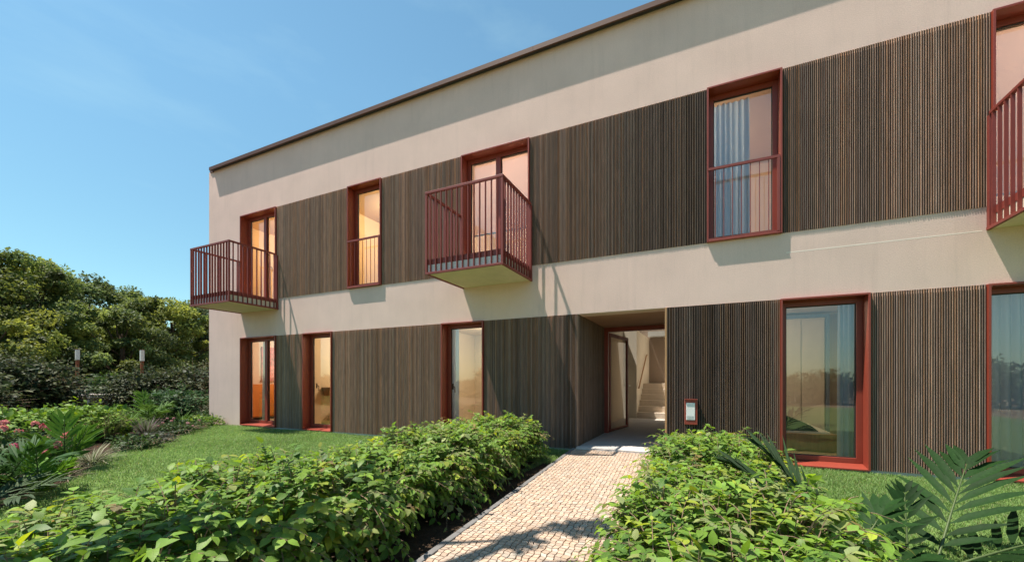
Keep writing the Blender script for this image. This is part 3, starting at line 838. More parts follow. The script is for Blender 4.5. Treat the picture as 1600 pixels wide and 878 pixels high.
def join(parts):
    off = 0; Vs = []; Ts = []; Qs = []; Cs = []; Us = []
    for V, t, q, c, u in parts:
        Vs.append(V); Ts.append(t+off); Qs.append(q+off); Cs.append(c); Us.append(u); off += len(V)
    return np.concatenate(Vs), [np.concatenate(Ts), np.concatenate(Qs)], np.concatenate(Cs), np.concatenate(Us)

def twig_tubes(curves, r0, r1):
    """curves (n,k,3) -> three-sided tubes."""
    n, k, _ = curves.shape
    t = norm(np.gradient(curves, axis=1)); u = norm(np.cross(t, np.array([0.21, 0.33, 0.92]))); w = np.cross(t, u)
    rad = np.linspace(r0, r1, k)[None, :, None]
    ring = np.stack([curves + (u*math.cos(a) + w*math.sin(a))*rad for a in (0, 2.094, 4.189)], 2)  # n,k,3,3
    V = ring.reshape(-1, 3); F = []
    base = (np.arange(n)*k*3)[:, None]
    for s in range(k-1):
        for j in range(3):
            a = s*3+j; b = s*3+(j+1) % 3
            F.append(base + np.array([[a, b, b+3, a+3]]))
    return V, np.concatenate(F)

def sprigs(roots, outw, length, nl, lsize, aspect, droop, rr, cols, colw, up=0.5, spread=0.5, leaf_droop=0.25):
    """Twigs that leave 'roots' roughly along 'outw', each carrying nl alternate leaves."""
    n = len(roots)
    d = norm(outw + np.array([0, 0, up]) + rr.normal(0, spread, (n, 3)))
    ln = length*rr.uniform(0.7, 1.3, n)
    tt = np.linspace(0, 1, 5)
    cur = roots[:, None, :] + d[:, None, :]*(ln[:, None]*tt)[..., None] - np.array([0, 0, 1.0])*(ln[:, None]*droop*tt**2)[..., None]
    parts = []
    ccol = cols[rr.choice(len(cols), n, p=colw)]*rr.uniform(0.8, 1.2, (n, 1))
    for k in range(nl):
        s = 0.25 + 0.75*(k+rr.uniform(-.2, .2, n))/(nl-1); s = np.clip(s, 0.1, 1.0)
        p = roots + d*(ln*s)[:, None] - np.array([0, 0, 1.0])*(ln*droop*s*s)[:, None]
        tan = norm(d - np.array([0, 0, 1.0])*(2*droop*s)[:, None])
        side = norm(np.cross(tan, np.array([0, 0, 1.0])) + 1e-3)
        sg = 1 if k % 2 else -1
        T = tan*(0.45 if k < nl-1 else 1.0) + side*sg*(0.85 if k < nl-1 else 0.1) + rr.normal(0, .22, (n, 3)) + np.array([0, 0, -0.12])
        Nn = np.array([0, 0, 0.9]) + outw*0.55 + rr.normal(0, .28, (n, 3))
        sz = lsize*rr.uniform(0.45, 1.25, n)*(1.0 - 0.25*(k/(nl-1))**2)
        tint = ccol*rr.uniform(0.85, 1.18, (n, 1))
        if k >= nl-2: tint = tint*np.array([1.25, 1.2, 0.95])     # young tip leaves are yellower
        parts.append(leaves(p, T, Nn, sz, sz*aspect, tint, droop=leaf_droop*rr.uniform(.4, 1.6, n), fold=rr.uniform(.05, .3, n)))
    return parts, cur

HCOL = 1.08*np.array([[0.105, 0.195, 0.032], [0.14, 0.245, 0.038], [0.065, 0.14, 0.028], [0.23, 0.29, 0.04], [0.18, 0.22, 0.09], [0.20, 0.15, 0.07]])
HCW = [0.33, 0.28, 0.18, 0.09, 0.10, 0.02]

def hedge(name, label, xc, hw, h, y0, y1, seed, density=120, zbase=0.15, lsize=0.078):
    rr = np.random.default_rng(seed)
    t = thing(name, label, 'hedge', (xc(0.5*(y0+y1)), 0.5*(y0+y1), 0.0))
    def lump(y, a): return 0.05*np.sin(y*3.1+seed) + 0.035*np.sin(y*7.3+a*2+seed*2) + 0.03*np.sin(y*13.0+a*5)
    area = (y1-y0)*(2*hw+2*(h-zbase)) + 2*hw*h
    n = int(area*density)
    # profile angle from one skirt over the top to the other
    per = np.array([h-zbase, 2*hw, h-zbase]); u = rr.uniform(0, per.sum(), n)
    y = rr.uniform(y0, y1, n)
    px = np.where(u < per[0], -hw, np.where(u < per[0]+per[1], -hw + (u-per[0]), hw))
    pz = np.where(u < per[0], zbase+u, np.where(u < per[0]+per[1], h, h-(u-per[0]-per[1])))
    ox = np.where(u < per[0], -1.0, np.where(u < per[0]+per[1], px/hw*0.55, 1.0))
    oz = np.where((u >= per[0]) & (u < per[0]+per[1]), 1.0, 0.55*np.clip((pz-zbase)/(h-zbase), 0, 1)-0.1)
    # round the shoulders
    k = np.clip(np.abs(px)/hw-0.6, 0, .4)/.4; pz = pz - 0.10*k*np.clip(pz/h-0.5, 0, 1)*2
    oy = np.zeros(n)
    ne = int(2*hw*h*density*1.6)                      # end cap near the house
    ex = rr.uniform(-hw, hw, ne); ez = rr.uniform(zbase, h, ne)
    px = np.concatenate([px, ex]); pz = np.concatenate([pz, ez]); y = np.concatenate([y, np.full(ne, y1)])
    ox = np.concatenate([ox, ex/hw*0.4]); oz = np.concatenate([oz, np.full(ne, 0.25)]); oy = np.concatenate([oy, np.ones(ne)])
    endk = np.clip((y-(y1-0.35))/0.35, 0, 1); px = px*(1-0.22*endk**2); pz = pz - 0.05*endk**2
    out = norm(np.stack([ox, oy, oz], 1))
    a = np.arctan2(oz, ox)
    P = np.stack([xc(y)+px, y, pz], 1) + out*lump(y, a)[:, None] 
    roots = P - out*rr.uniform(0.08, 0.26, len(P))[:, None]
    parts, cur = sprigs(roots, out, 0.24, 7, lsize, 0.60, 0.40, rr, HCOL, HCW, up=0.35, spread=0.42, leaf_droop=0.3)
    # long shoots that overshoot the clipped outline
    idx = rr.choice(len(P), int(len(P)*0.08), replace=False)
    p2, c2 = sprigs(roots[idx], out[idx], 0.36, 6, lsize*0.75, 0.55, 0.5, rr, HCOL*1.2, HCW, up=0.55, spread=0.5, leaf_droop=0.35)
    # inner leaves that close the body
    ni = int(area*density*0.9)
    yi = rr.uniform(y0, y1-0.1, ni); xi = rr.uniform(-hw*.85, hw*.85, ni); zi = rr.uniform(zbase+0.02, h-0.12, ni)
    pi_ = np.stack([xc(yi)+xi, yi, zi], 1)
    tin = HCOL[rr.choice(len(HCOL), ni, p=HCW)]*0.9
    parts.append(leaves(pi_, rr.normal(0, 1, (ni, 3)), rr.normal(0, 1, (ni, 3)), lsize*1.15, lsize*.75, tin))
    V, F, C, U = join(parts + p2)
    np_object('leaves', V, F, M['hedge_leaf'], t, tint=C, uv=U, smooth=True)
    v1, f1 = twig_tubes(cur, 0.0030, 0.0012); v2, f2 = twig_tubes(c2, 0.0034, 0.0014)
    # woody stems from the soil up
    ns = int((y1-y0)*16); ys = rr.uniform(y0, y1-0.1, ns); xs = rr.uniform(-hw*.55, hw*.55, ns)
    b = np.stack([xc(ys)+xs, ys, np.zeros(ns)], 1); e = b + np.stack([rr.normal(0, .16, ns), rr.normal(0, .16, ns), rr.uniform(h*.5, h*.9, ns)], 1)
    cs = b[:, None]*(1-np.linspace(0, 1, 5))[None, :, None] + e[:, None]*np.linspace(0, 1, 5)[None, :, None] + rr.normal(0, .02, (ns, 5, 3))
    cs[:, 0, 2] = -0.02
    v3, f3 = twig_tubes(cs, 0.009, 0.004)
    np_object('stems', np.concatenate([v1, v2, v3]), [f1, f2+len(v1), f3+len(v1)+len(v2)], M['twig'], t)
    return t

hedge('hedge', 'clipped broadleaf hedge between the lawn and the left edge of the paved path', lambda y: -2.60 - 0.085*(y+3.5), 0.57, 0.63, -8.2, -1.0, 5, density=285)
hedge('hedge', 'clipped broadleaf hedge right of the paved path in front of the letterbox', lambda y: 0.10 - 0.02*(y+3.5), 0.50, 0.59, -8.8, -1.25, 9, density=285)
mm = MB()
for f, w in ((lambda y: -2.60-0.085*(y+3.5), 0.62),):
    mm.poly([(f(-9)-w, -9, LAWN_Z+0.004), (path_left(-9)-0.06, -9, LAWN_Z+0.004), (path_left(-1.2)-0.06, -1.2, LAWN_Z+0.004), (f(-1.2)-w, -1.2, LAWN_Z+0.004)])
f = lambda y: 0.10-0.02*(y+3.5)
mm.poly([(path_left(-9)+PATH_W+0.06, -9, LAWN_Z+0.004), (f(-9)+0.5, -9, LAWN_Z+0.004), (f(-1.4)+0.5, -1.4, LAWN_Z+0.004), (path_left(-1.4)+PATH_W+0.06, -1.4, LAWN_Z+0.004)])
tag(mm.build('mulch_strip', M['soil']), kind='structure')

# lawn grass blades (stuff)
def inside(poly, x, y):
    r = np.zeros(len(x), bool); n = len(poly); j = n-1
    for i in range(n):
        xi, yi = poly[i]; xj, yj = poly[j]
        c = ((yi > y) != (yj > y)) & (x < (xj-xi)*(y-yi)/(yj-yi+1e-12)+xi); r ^= c; j = i
    return r
def grass(n_left, n_right):
    rr = np.random.default_rng(21)
    x = np.concatenate([rr.uniform(-12.6, -2.1, n_left), rr.uniform(0.45, 4.6, n_right), rr.uniform(-3.3, -2.0, 5000)])
    y = np.concatenate([-rr.uniform(0.0, 1.0, n_left)**1.0*6.2-0.01, rr.uniform(-4.9, -0.01, n_right), rr.uniform(-1.3, -0.01, 5000)])
    ok = inside(lawn_poly, x, y)
    hx_ = -2.60-0.085*(y+3.5)
    ok &= ~((np.abs(x-hx_) < 0.55) & (y < -1.2))
    ok &= ~((x > path_left(y)-0.06) & (x < path_left(y)+PATH_W+0.06))
    ok &= ~((x > 0) & (x < 0.10-0.02*(y+3.5)+0.35) & (y < -1.4))
    x, y = x[ok], y[ok]; n = len(x)
    h = rr.uniform(0.022, 0.052, n)*(1+0.25*np.sin(x*2.1+1.3*np.sin(y*1.7)))
    a = rr.uniform(0, 6.283, n); w = rr.uniform(0.0022, 0.0042, n)
    lean = rr.normal(0, 0.45, (n, 2))
    b = np.stack([x, y, np.full(n, LAWN_Z-0.014)], 1)
    dx = np.stack([np.cos(a)*w, np.sin(a)*w, np.zeros(n)], 1)
    mid = b + np.stack([lean[:, 0]*h*.4, lean[:, 1]*h*.4, h*.6], 1); tip = b + np.stack([lean[:, 0]*h*1.1, lean[:, 1]*h*1.1, h], 1)
    V = np.stack([b-dx, b+dx, mid+dx*.8, mid-dx*.8, tip], 1).reshape(-1, 3)
    i = (np.arange(n)*5)[:, None]
    pn = 0.5+0.5*np.sin(x*1.3+2*np.sin(y*.9))*np.sin(y*1.9+x*.6)
    c = np.array([[0.17, 0.275, 0.085]])*rr.uniform(0.7, 1.25, (n, 1))*(0.9+0.22*pn[:, None])
    dry = rr.random(n) < 0.08; c[dry] = np.array([0.30, 0.30, 0.15])*rr.uniform(.7, 1.1, (dry.sum(), 1))
    return V, [i+np.array([[0, 1, 2, 3]]), i+np.array([[3, 2, 4]])], np.repeat(c, 5, axis=0)
V, F, T = grass(230000, 110000)
tag(np_object('grass', V, F, M['grass'], tint=T), 'short green lawn grass in front of the house', 'grass', kind='stuff')

# palms -----------------------------------------------------------------------
def frond(base, az_, elev, length, sag, nleaf, ll, lw, rr, col, ang=55, twist=0.0, start=0.25):
    """pinnate frond: returns leaf parts and rachis curve."""
    d = np.array([math.cos(az_)*math.cos(elev), math.sin(az_)*math.cos(elev), math.sin(elev)])
    s = np.linspace(0, 1, 9)
    cur = np.array(base)[None] + d[None]*(length*s)[:, None] - np.array([[0, 0, 1.0]])*(length*sag*s**2)[:, None]
    n = nleaf
    sv = np.linspace(start, 1.0, n)
    parts = []
    for sg in (-1, 1):
        v = np.clip(sv + rr.normal(0, .01, n), 0, 1)
        p = np.array(base)[None] + d[None]*(length*v)[:, None] - np.array([[0, 0, 1.0]])*(length*sag*v**2)[:, None]
        tan = norm(d[None] - np.array([[0, 0, 1.0]])*(2*sag*v)[:, None])
        side = norm(np.cross(tan, np.array([0, 0, 1.0]))); up = norm(np.cross(side, tan))
        side = side*math.cos(twist) + up*math.sin(twist)*sg; up = norm(np.cross(side, tan))
        aa = np.radians(ang - 30*(v-start)/(1-start+1e-6) + rr.normal(0, 5, n))
        T = tan*np.cos(aa)[:, None] + side*sg*np.sin(aa)[:, None] + up*(0.12+rr.normal(0, .07, n))[:, None]
        L = ll*(0.55 + 0.9*np.sin(np.pi*np.clip((v-start)/(1-start)*0.82+0.12, 0, 1)))/1.45*rr.uniform(.92, 1.06, n)
        c = np.array(col)[None]*rr.uniform(.8, 1.2, (n, 1))
        parts.append(leaves(p, T, up + 0*T, L, lw*rr.uniform(.85, 1.15, n), c, droop=0.22*rr.uniform(.5, 1.6, n), fold=0.22))
    return parts, cur
def palm(label, base, fronds, seed, col, lw, ll, nleaf, name='palm', cat='palm', start=0.25, ang=55):
    rr = np.random.default_rng(seed)
    t = thing(name, label, cat, base)
    parts = []; st_ = MB()
    for (azd, el, ln, sag, *rest) in fronds:
        b = (base[0]+rr.normal(0, .02), base[1]+rr.normal(0, .02), base[2])
        tw = rest[0] if rest else rr.normal(0, .3)
        p, c = frond(b, R(azd), R(el), ln, sag, nleaf, ll, lw, rr, np.array(col)*rr.uniform(.8, 1.25), twist=tw, start=start, ang=ang)
        parts += p
        st_.tube([tuple(q) for q in c], list(np.linspace(0.011, 0.003, len(c))), 5)
    V, F, C, U = join(parts)
    np_object('fronds', V, F, M['palm_leaf'], t, tint=C, uv=U, smooth=True)
    st_.build('stems', M['stem'], t, smooth=True)
    return t
DG = (0.012, 0.036, 0.008); MG = (0.055, 0.13, 0.025); LG = (0.10, 0.20, 0.03)
palm('broad leaved dark palm at the right edge of the foreground lawn', (1.33, -3.29, 0.0), [(56, 44, 0.98, 0.08, 0.1), (18, 26, 0.95, 0.14, 0.1), (-25, 24, 0.8, 0.2)], 31, DG, 0.056, 0.50, 10, start=0.2)
palm('slender narrow leaved dark palm growing out of the right hedge', (0.67, -3.98, 0.26), [(124, 45, 0.84, 0.14, 0.7), (140, 36, 0.75, 0.12, 0.7)], 32, DG, 0.020, 0.40, 16, start=0.15, ang=24)
palm('short broad leaved dark palm between the right hedge and the lawn', (0.66, -4.02, 0.14), [(46, 44, 0.52, 0.08, 0.3), (8, 32, 0.42, 0.2, 0.2)], 33, DG, 0.055, 0.26, 7, start=0.25)
palm('little dark palm frond in the lawn beside the broad leaved palm', (1.17, -3.34, 0.02), [(77, 66, 0.50, 0.05, 0.3), (120, 50, 0.4, 0.1, 0.3)], 34, DG, 0.035, 0.2, 8, start=0.3)

# shrubs ------------------------------------------------------------------------
def shrub(name, label, cat, x, y, rx, h, seed, cols, nsp=220, lsize=0.08, aspect=0.55, nl=6, slen=0.25, droop=0.3, group=None, ry=None, up=0.4, zb=0.05, mat='leaf', lump=0.14, spread=0.5):
    rr = np.random.default_rng(seed)
    t = thing(name, label, cat, (x, y, 0), group)
    ry = ry or rx*0.9
    ph = rr.uniform(0, 6.28, nsp); ct = rr.uniform(-0.25, 1.0, nsp)
    st_ = np.sqrt(1-np.clip(ct, -1, 1)**2)
    out = np.stack([np.cos(ph)*st_, np.sin(ph)*st_, ct], 1)
    rad = 1 + lump*np.sin(3*ph+seed) + lump*0.7*np.sin(7*ph+2*seed+4*ct) + rr.normal(0, .05, nsp)
    zc = h*0.42
    P = np.stack([x + out[:, 0]*rx*rad, y + out[:, 1]*ry*rad, np.maximum(zb, zc + out[:, 2]*(h-zc)*rad)], 1)
    roots = P - out*(slen*rr.uniform(.5, 1.1, nsp))[:, None]
    roots[:, 2] = np.maximum(roots[:, 2], 0.02)
    cols = np.array(cols, dtype=float); cw = np.full(len(cols), 1/len(cols))
    parts, cur = sprigs(roots, out, slen, nl, lsize, aspect, droop, rr, cols, cw, up=up, spread=spread)
    ni = nsp*2
    q = rr.normal(0, .42, (ni, 3)); q[:, 2] = np.abs(q[:, 2])
    pi_ = np.stack([x+np.clip(q[:, 0], -.8, .8)*rx, y+np.clip(q[:, 1], -.8, .8)*ry, 0.05+np.clip(q[:, 2]*1.1, 0, .8)*h], 1)
    parts.append(leaves(pi_, rr.normal(0, 1, (ni, 3)), rr.normal(0, 1, (ni, 3)), lsize*1.3, lsize*.9, cols[rr.integers(0, len(cols), ni)]*.9))
    V, F, C, U = join(parts)
    np_object('leaves', V, F, M[mat], t, tint=C, uv=U, smooth=True)
    k = 9; sm = MB()
    for j in range(k):
        a = rr.uniform(0, 6.28); r = rr.uniform(.2, .7)
        sm.tube([(x+.05*math.cos(a), y+.05*math.sin(a), -0.02), (x+rx*r*.5*math.cos(a), y+ry*r*.5*math.sin(a), h*.35), (x+rx*r*math.cos(a), y+ry*r*math.sin(a), h*.75)], [0.016, 0.011, 0.005], 5)
    v, f = twig_tubes(cur, 0.004, 0.0015)
    sm.build('stems', M['bark'], t, smooth=True)
    np_object('twigs', v, [f], M['twig'], t)
    return t, P, out
def strappy(name, label, cat, x, y, n, L, W, seed, cols, lean=0.6, droop=0.5, spread=0.06, group=None):
    rr = np.random.default_rng(seed)
    t = thing(name, label, cat, (x, y, 0), group)
    a = rr.uniform(0, 6.28, n); r = np.sqrt(rr.uniform(0, 1, n))*spread
    P = np.stack([x+r*np.cos(a), y+r*np.sin(a), np.zeros(n)], 1)
    a2 = a + rr.normal(0, .5, n); ln = lean*rr.uniform(.2, 1.3, n)
    T = np.stack([np.cos(a2)*ln, np.sin(a2)*ln, np.ones(n)], 1)
    Nn = np.stack([-np.cos(a2), -np.sin(a2), ln], 1)*-1.0
    # two-piece blades: lower straight length, arching tip
    LL = L*rr.uniform(.6, 1.15, n)
    c = np.array(cols)[rr.integers(0, len(cols), n)]*rr.uniform(.75, 1.25, (n, 1))
    V, tr, q, C, U = leaves(P, T, np.stack([-np.cos(a2)*1.0, -np.sin(a2)*1.0, ln+.2], 1), LL, W, c, droop=droop*rr.uniform(.4, 1.5, n), fold=.2)
    np_object('blades', V, [tr, q], M['palm_leaf'], t, tint=C, uv=U, smooth=True)
    return t
def flowers(parent, P, out, n, size, cols, seed):
    rr = np.random.default_rng(seed)
    up = np.where(out[:, 2] > 0.1)[0]
    idx = rr.choice(up, n, replace=False)
    for i in idx:
        c = P[i] + np.array([0, 0, .07]) + out[i]*.05
        m = 26; d = norm(rr.normal(0, 1, (m, 3))); d[:, 2] = np.abs(d[:, 2])*.8
        V, tr, q, C, U = (leaves(c+d*size*.5, norm(np.cross(d, rr.normal(0, 1, (m, 3)))), d, size*.5, size*.42, np.array(cols)[rr.integers(0, len(cols), m)]*rr.uniform(.8, 1.2, (m, 1)), droop=.1, fold=.1))
        np_object('flower', V, [tr, q], M['petal'], parent, tint=C, uv=U)

G1 = [(0.12, 0.22, 0.035), (0.17, 0.27, 0.04), (0.08, 0.16, 0.03)]            # fresh green
GD = [(0.030, 0.048, 0.020), (0.048, 0.066, 0.028), (0.022, 0.036, 0.016), (0.07, 0.085, 0.035)]         # dark, greyish
GM = [(0.040, 0.080, 0.022), (0.055, 0.10, 0.028), (0.030, 0.060, 0.020)]
# foreground bed, left
palm('bright green young palm in the left foreground bed, nearest the hedge', (-6.32, -5.0, 0.0), [(-30, 78, 0.55, 0.05, 0.05), (140, 62, 0.45, 0.2), (30, 55, 0.5, 0.2), (-80, 50, 0.5, 0.25), (75, 60, 0.45, 0.2)], 41, LG, 0.028, 0.22, 15, start=0.12)
palm('upright broad leaved palm between the pink flowers and the lawn', (-7.75, -4.35, 0.0), [(-20, 84, 0.72, 0.03, 0.0), (30, 66, 0.68, 0.12), (150, 68, 0.6, 0.15), (-70, 62, 0.62, 0.15), (90, 65, 0.6, 0.15)], 42, (0.07, 0.15, 0.028), 0.05, 0.32, 9, start=0.3)
palm('dark feathery palm at the left edge of the picture', (-6.65, -5.22, 0.0), [(20, 60, 0.8, 0.25), (60, 55, 0.75, 0.3), (120, 60, 0.8, 0.3), (-20, 50, 0.7, 0.3), (170, 55, .7, .3), (-60, 62, .7, .25)], 43, (0.035, 0.08, 0.025), 0.028, 0.34, 16)
palm('low arching frond plant at the lower left corner above the hedge', (-6.05, -5.45, 0.0), [(60, 35, 0.6, 0.2), (20, 30, 0.55, 0.2), (100, 40, 0.5, 0.2), (-30, 30, .5, .2)], 44, (0.06, 0.09, 0.045), 0.026, 0.28, 16)
t, P, o = shrub('flowering_shrub', 'pink flowering shrub behind the foreground palms', 'shrub', -8.45, -4.75, 0.75, 0.5, 51, GM, 260, 0.075, 0.6)
flowers(t, P, o, 16, 0.085, [(0.52, 0.20, 0.17), (0.60, 0.28, 0.23), (0.42, 0.13, 0.14)], 1)
t, P, o = shrub('flowering_shrub', 'second pink flowering shrub, left of the bright young palm', 'shrub', -7.15, -5.15, 0.45, 0.38, 52, GM, 160, 0.07, 0.6)
flowers(t, P, o, 8, 0.075, [(0.50, 0.17, 0.17), (0.40, 0.11, 0.16)], 2)
strappy('spider_plant', 'pale striped tuft plant on the lawn edge beside the upright palm', 'plant', -8.05, -4.0, 150, 0.34, 0.016, 53, [(0.20, 0.22, 0.13), (0.10, 0.14, 0.06), (0.28, 0.28, 0.19)], 1.1, 0.7)
strappy('spider_plant', 'brownish low tuft on the lawn edge nearest the hedge', 'plant', -7.2, -4.55, 120, 0.26, 0.014, 54, [(0.16, 0.13, 0.09), (0.08, 0.10, 0.05), (0.22, 0.18, 0.13)], 1.2, 0.7)
shrub('shrub', 'bright green rounded leafy shrub at the left picture edge', 'shrub', -11.0, -3.95, 0.85, 0.70, 55, G1, 420, 0.095, 0.6, slen=.3)
shrub('shrub', 'bright green rounded leafy shrub in front of the dark bushes', 'shrub', -11.55, -2.95, 0.80, 0.72, 56, G1, 420, 0.095, 0.6, slen=.3)
strappy('tall_grass', 'thin upright grassy plant beside the bright rounded shrub', 'plant', -10.75, -2.85, 160, 0.62, 0.016, 57, [(0.10, 0.14, 0.04), (0.16, 0.16, 0.08), (0.07, 0.11, 0.03)], .45, .25)
strappy('lavender_tuft', 'greyish green flowering tuft on the bend of the bed', 'plant', -10.75, -2.2, 190, 0.48, 0.013, 58, [(0.14, 0.16, 0.11), (0.09, 0.13, 0.05), (0.22, 0.16, 0.17)], .5, .25)
strappy('tall_grass', 'fresh green grassy tuft with broad blades behind the lavender', 'plant', -11.9, -2.1, 140, 0.6, 0.024, 59, [(0.09, 0.17, 0.035), (0.06, 0.12, 0.025)], .6, .4)
t, P, o = shrub('ground_cover_shrub', 'low creeping shrub with small pink blooms at the lawn border', 'shrub', -10.75, -1.65, 0.45, 0.26, 60, GM, 150, 0.045, 0.6, slen=.14)
flowers(t, P, o, 10, 0.05, [(0.45, 0.22, 0.24), (0.36, 0.22, 0.20)], 3)
for k, (x, y, rx, h, lb) in enumerate(((-11.45, -1.15, 0.5, 0.25, 'low leafy mound on the lawn border, nearest the pink blooms'), (-12.05, -0.45, 0.5, 0.27, 'low leafy mound on the lawn border, in the middle of the row'), (-12.75, 0.1, 0.45, 0.36, 'low leafy mound on the lawn border, touching the house corner'))):
    shrub('ground_cover_shrub', lb, 'shrub', x, y, rx, h, 61+k, GM if k != 1 else G1, 190, 0.05, 0.6, slen=.15)
shrub('ground_cover_shrub', 'silvery low mound where the bed meets the lawn', 'shrub', -9.55, -2.55, 0.32, 0.2, 66, [(0.09, 0.10, 0.08), (0.06, 0.075, 0.05)], 120, 0.045, 0.5, slen=.13)
shrub('ground_cover_shrub', 'small green edging mound beside the pale tuft', 'shrub', -9.0, -3.1, 0.38, 0.24, 67, GM, 130, 0.05, 0.6, slen=.14)
shrub('shrub', 'small leaved twiggy shrub standing against the house corner', 'shrub', -13.45, 0.75, 0.62, 0.62, 68, [(0.06, 0.085, 0.04), (0.10, 0.11, 0.06), (0.04, 0.06, 0.025)], 300, 0.05, 0.6, slen=.25)
palm('feathery palm beside the house corner in front of the sandy path', (-14.35, 1.35, 0.0), [(0, 62, 1.1, 0.3), (60, 60, 1.0, 0.3), (120, 60, 1.0, 0.3), (180, 60, 1.0, 0.3), (240, 60, 1.0, 0.3), (300, 60, 1.0, 0.3), (30, 80, 1.15, .15)], 70, (0.05, 0.10, 0.025), 0.045, 0.40, 16)
palm('wide feathery palm in the middle of the bed', (-13.4, -1.05, 0.0), [(-20, 55, 1.0, 0.25), (30, 60, 1.0, 0.3), (90, 60, 1.0, 0.3), (150, 55, 1.0, 0.3), (210, 55, 1.0, 0.3), (270, 60, 1.0, 0.3), (-50, 75, 1.05, .15), (0, 40, .9, .2)], 71, (0.085, 0.16, 0.035), 0.035, 0.36, 18)
shrub('shrub', 'dark glossy shrub right of the wide feathery palm', 'shrub', -14.4, 0.1, 0.95, 1.0, 72, [(0.03, 0.07, 0.022), (0.04, 0.09, 0.03)], 380, 0.10, 0.55, slen=.3)
shrub('shrub', 'leafy green shrub in front of the stone bench', 'shrub', -14.5, -1.9, 0.95, 0.5, 73, [(0.045, 0.10, 0.03), (0.06, 0.13, 0.035), (0.03, 0.07, 0.02)], 380, 0.10, 0.6, slen=.3)
strappy('tall_grass', 'short bright tuft at the foot of the dark glossy shrub', 'plant', -13.2, -0.35, 90, 0.42, 0.035, 74, [(0.07, 0.15, 0.03), (0.10, 0.18, 0.05)], .8, .5)
strappy('tall_grass', 'bright tuft of broad blades left of the wide feathery palm', 'plant', -12.7, -1.75, 110, 0.5, 0.03, 75, [(0.09, 0.17, 0.03), (0.06, 0.12, 0.025)], .7, .4)
# big dark bushes
for k, (x, y, rx, h, lb) in enumerate(((-17.6, -2.7, 1.5, 1.85, 'big dark leaved bush at the left picture edge'), (-17.6, -1.95, 1.25, 1.9, 'big dark leaved bush left of the stone bench'),
                                       (-18.6, 1.15, 1.2, 1.62, 'big dark leaved bush below the right garden lamp'), (-17.7, 2.35, 1.35, 1.85, 'big dark leaved bush beside the sandy path'),
                                       (-16.2, -3.6, 1.2, 1.35, 'dark leaved bush furthest left in the front row'))):
    shrub('dark_bush', lb, 'bush', x, y, rx, h, 80+k, GD, 620, 0.13, 0.55, nl=6, slen=.45, droop=.2, group=None, lump=.12)
shrub('dark_bush', 'green bush behind the stone bench', 'bush', -22.0, 1.4, 1.3, 1.5, 88, GM, 420, 0.14, 0.55, slen=.45)
t, P, o = shrub('flowering_shrub', 'distant shrub with red blooms beyond the sandy path', 'shrub', -25.6, 8.0, 1.0, 1.75, 89, GM, 260, 0.13, 0.55, slen=.4)
flowers(t, P, o, 9, 0.28, [(0.55, 0.06, 0.12), (0.5, 0.05, 0.2)], 4)

# stone bench, garden lamps
t = thing('stone_bench', 'pale stone bench with thick slab seat between the dark bushes', 'bench', (-20.0, 0.25, 0))
MB().box(-20.95, -19.2, -0.15, 0.55, 0.62, 0.74).build('seat', M['bench_stone'], t, bevel=0.01)
MB().box(-20.75, -20.55, -0.1, 0.5, 0, 0.619).build('leg', M['bench_stone'], t, bevel=0.01)
MB().box(-19.6, -19.4, -0.1, 0.5, 0, 0.619).build('leg', M['bench_stone'], t, bevel=0.01)
def lamp(x, y, h, hh, label):
    t = thing('garden_lamp', label, 'lamp', (x, y, 0))
    MB().box(x-.045, x+.045, y-.045, y+.045, 0, h-hh-.012).build('post', M['rust'], t, bevel=0.006)
    MB().box(x-.11, x+.11, y-.11, y+.11, 0, 0.03).build('base_plate', M['rust'], t)
    MB().box(x-.055, x+.055, y-.055, y+.055, h-hh, h-0.02).build('lamp_head', M['lamp_white'], t, bevel=0.006)
    MB().box(x-.06, x+.06, y-.06, y+.06, h-0.018, h).box(x-.05, x+.05, y-.05, y+.05, h-hh-.011, h-hh-.001).build('cap', M['rust'], t)
lamp(-22.39, 0.58, 2.47, 0.42, 'rusty garden lamp with white head, left of the two')
lamp(-19.58, 1.45, 2.42, 0.44, 'rusty garden lamp with white head, right of the two')

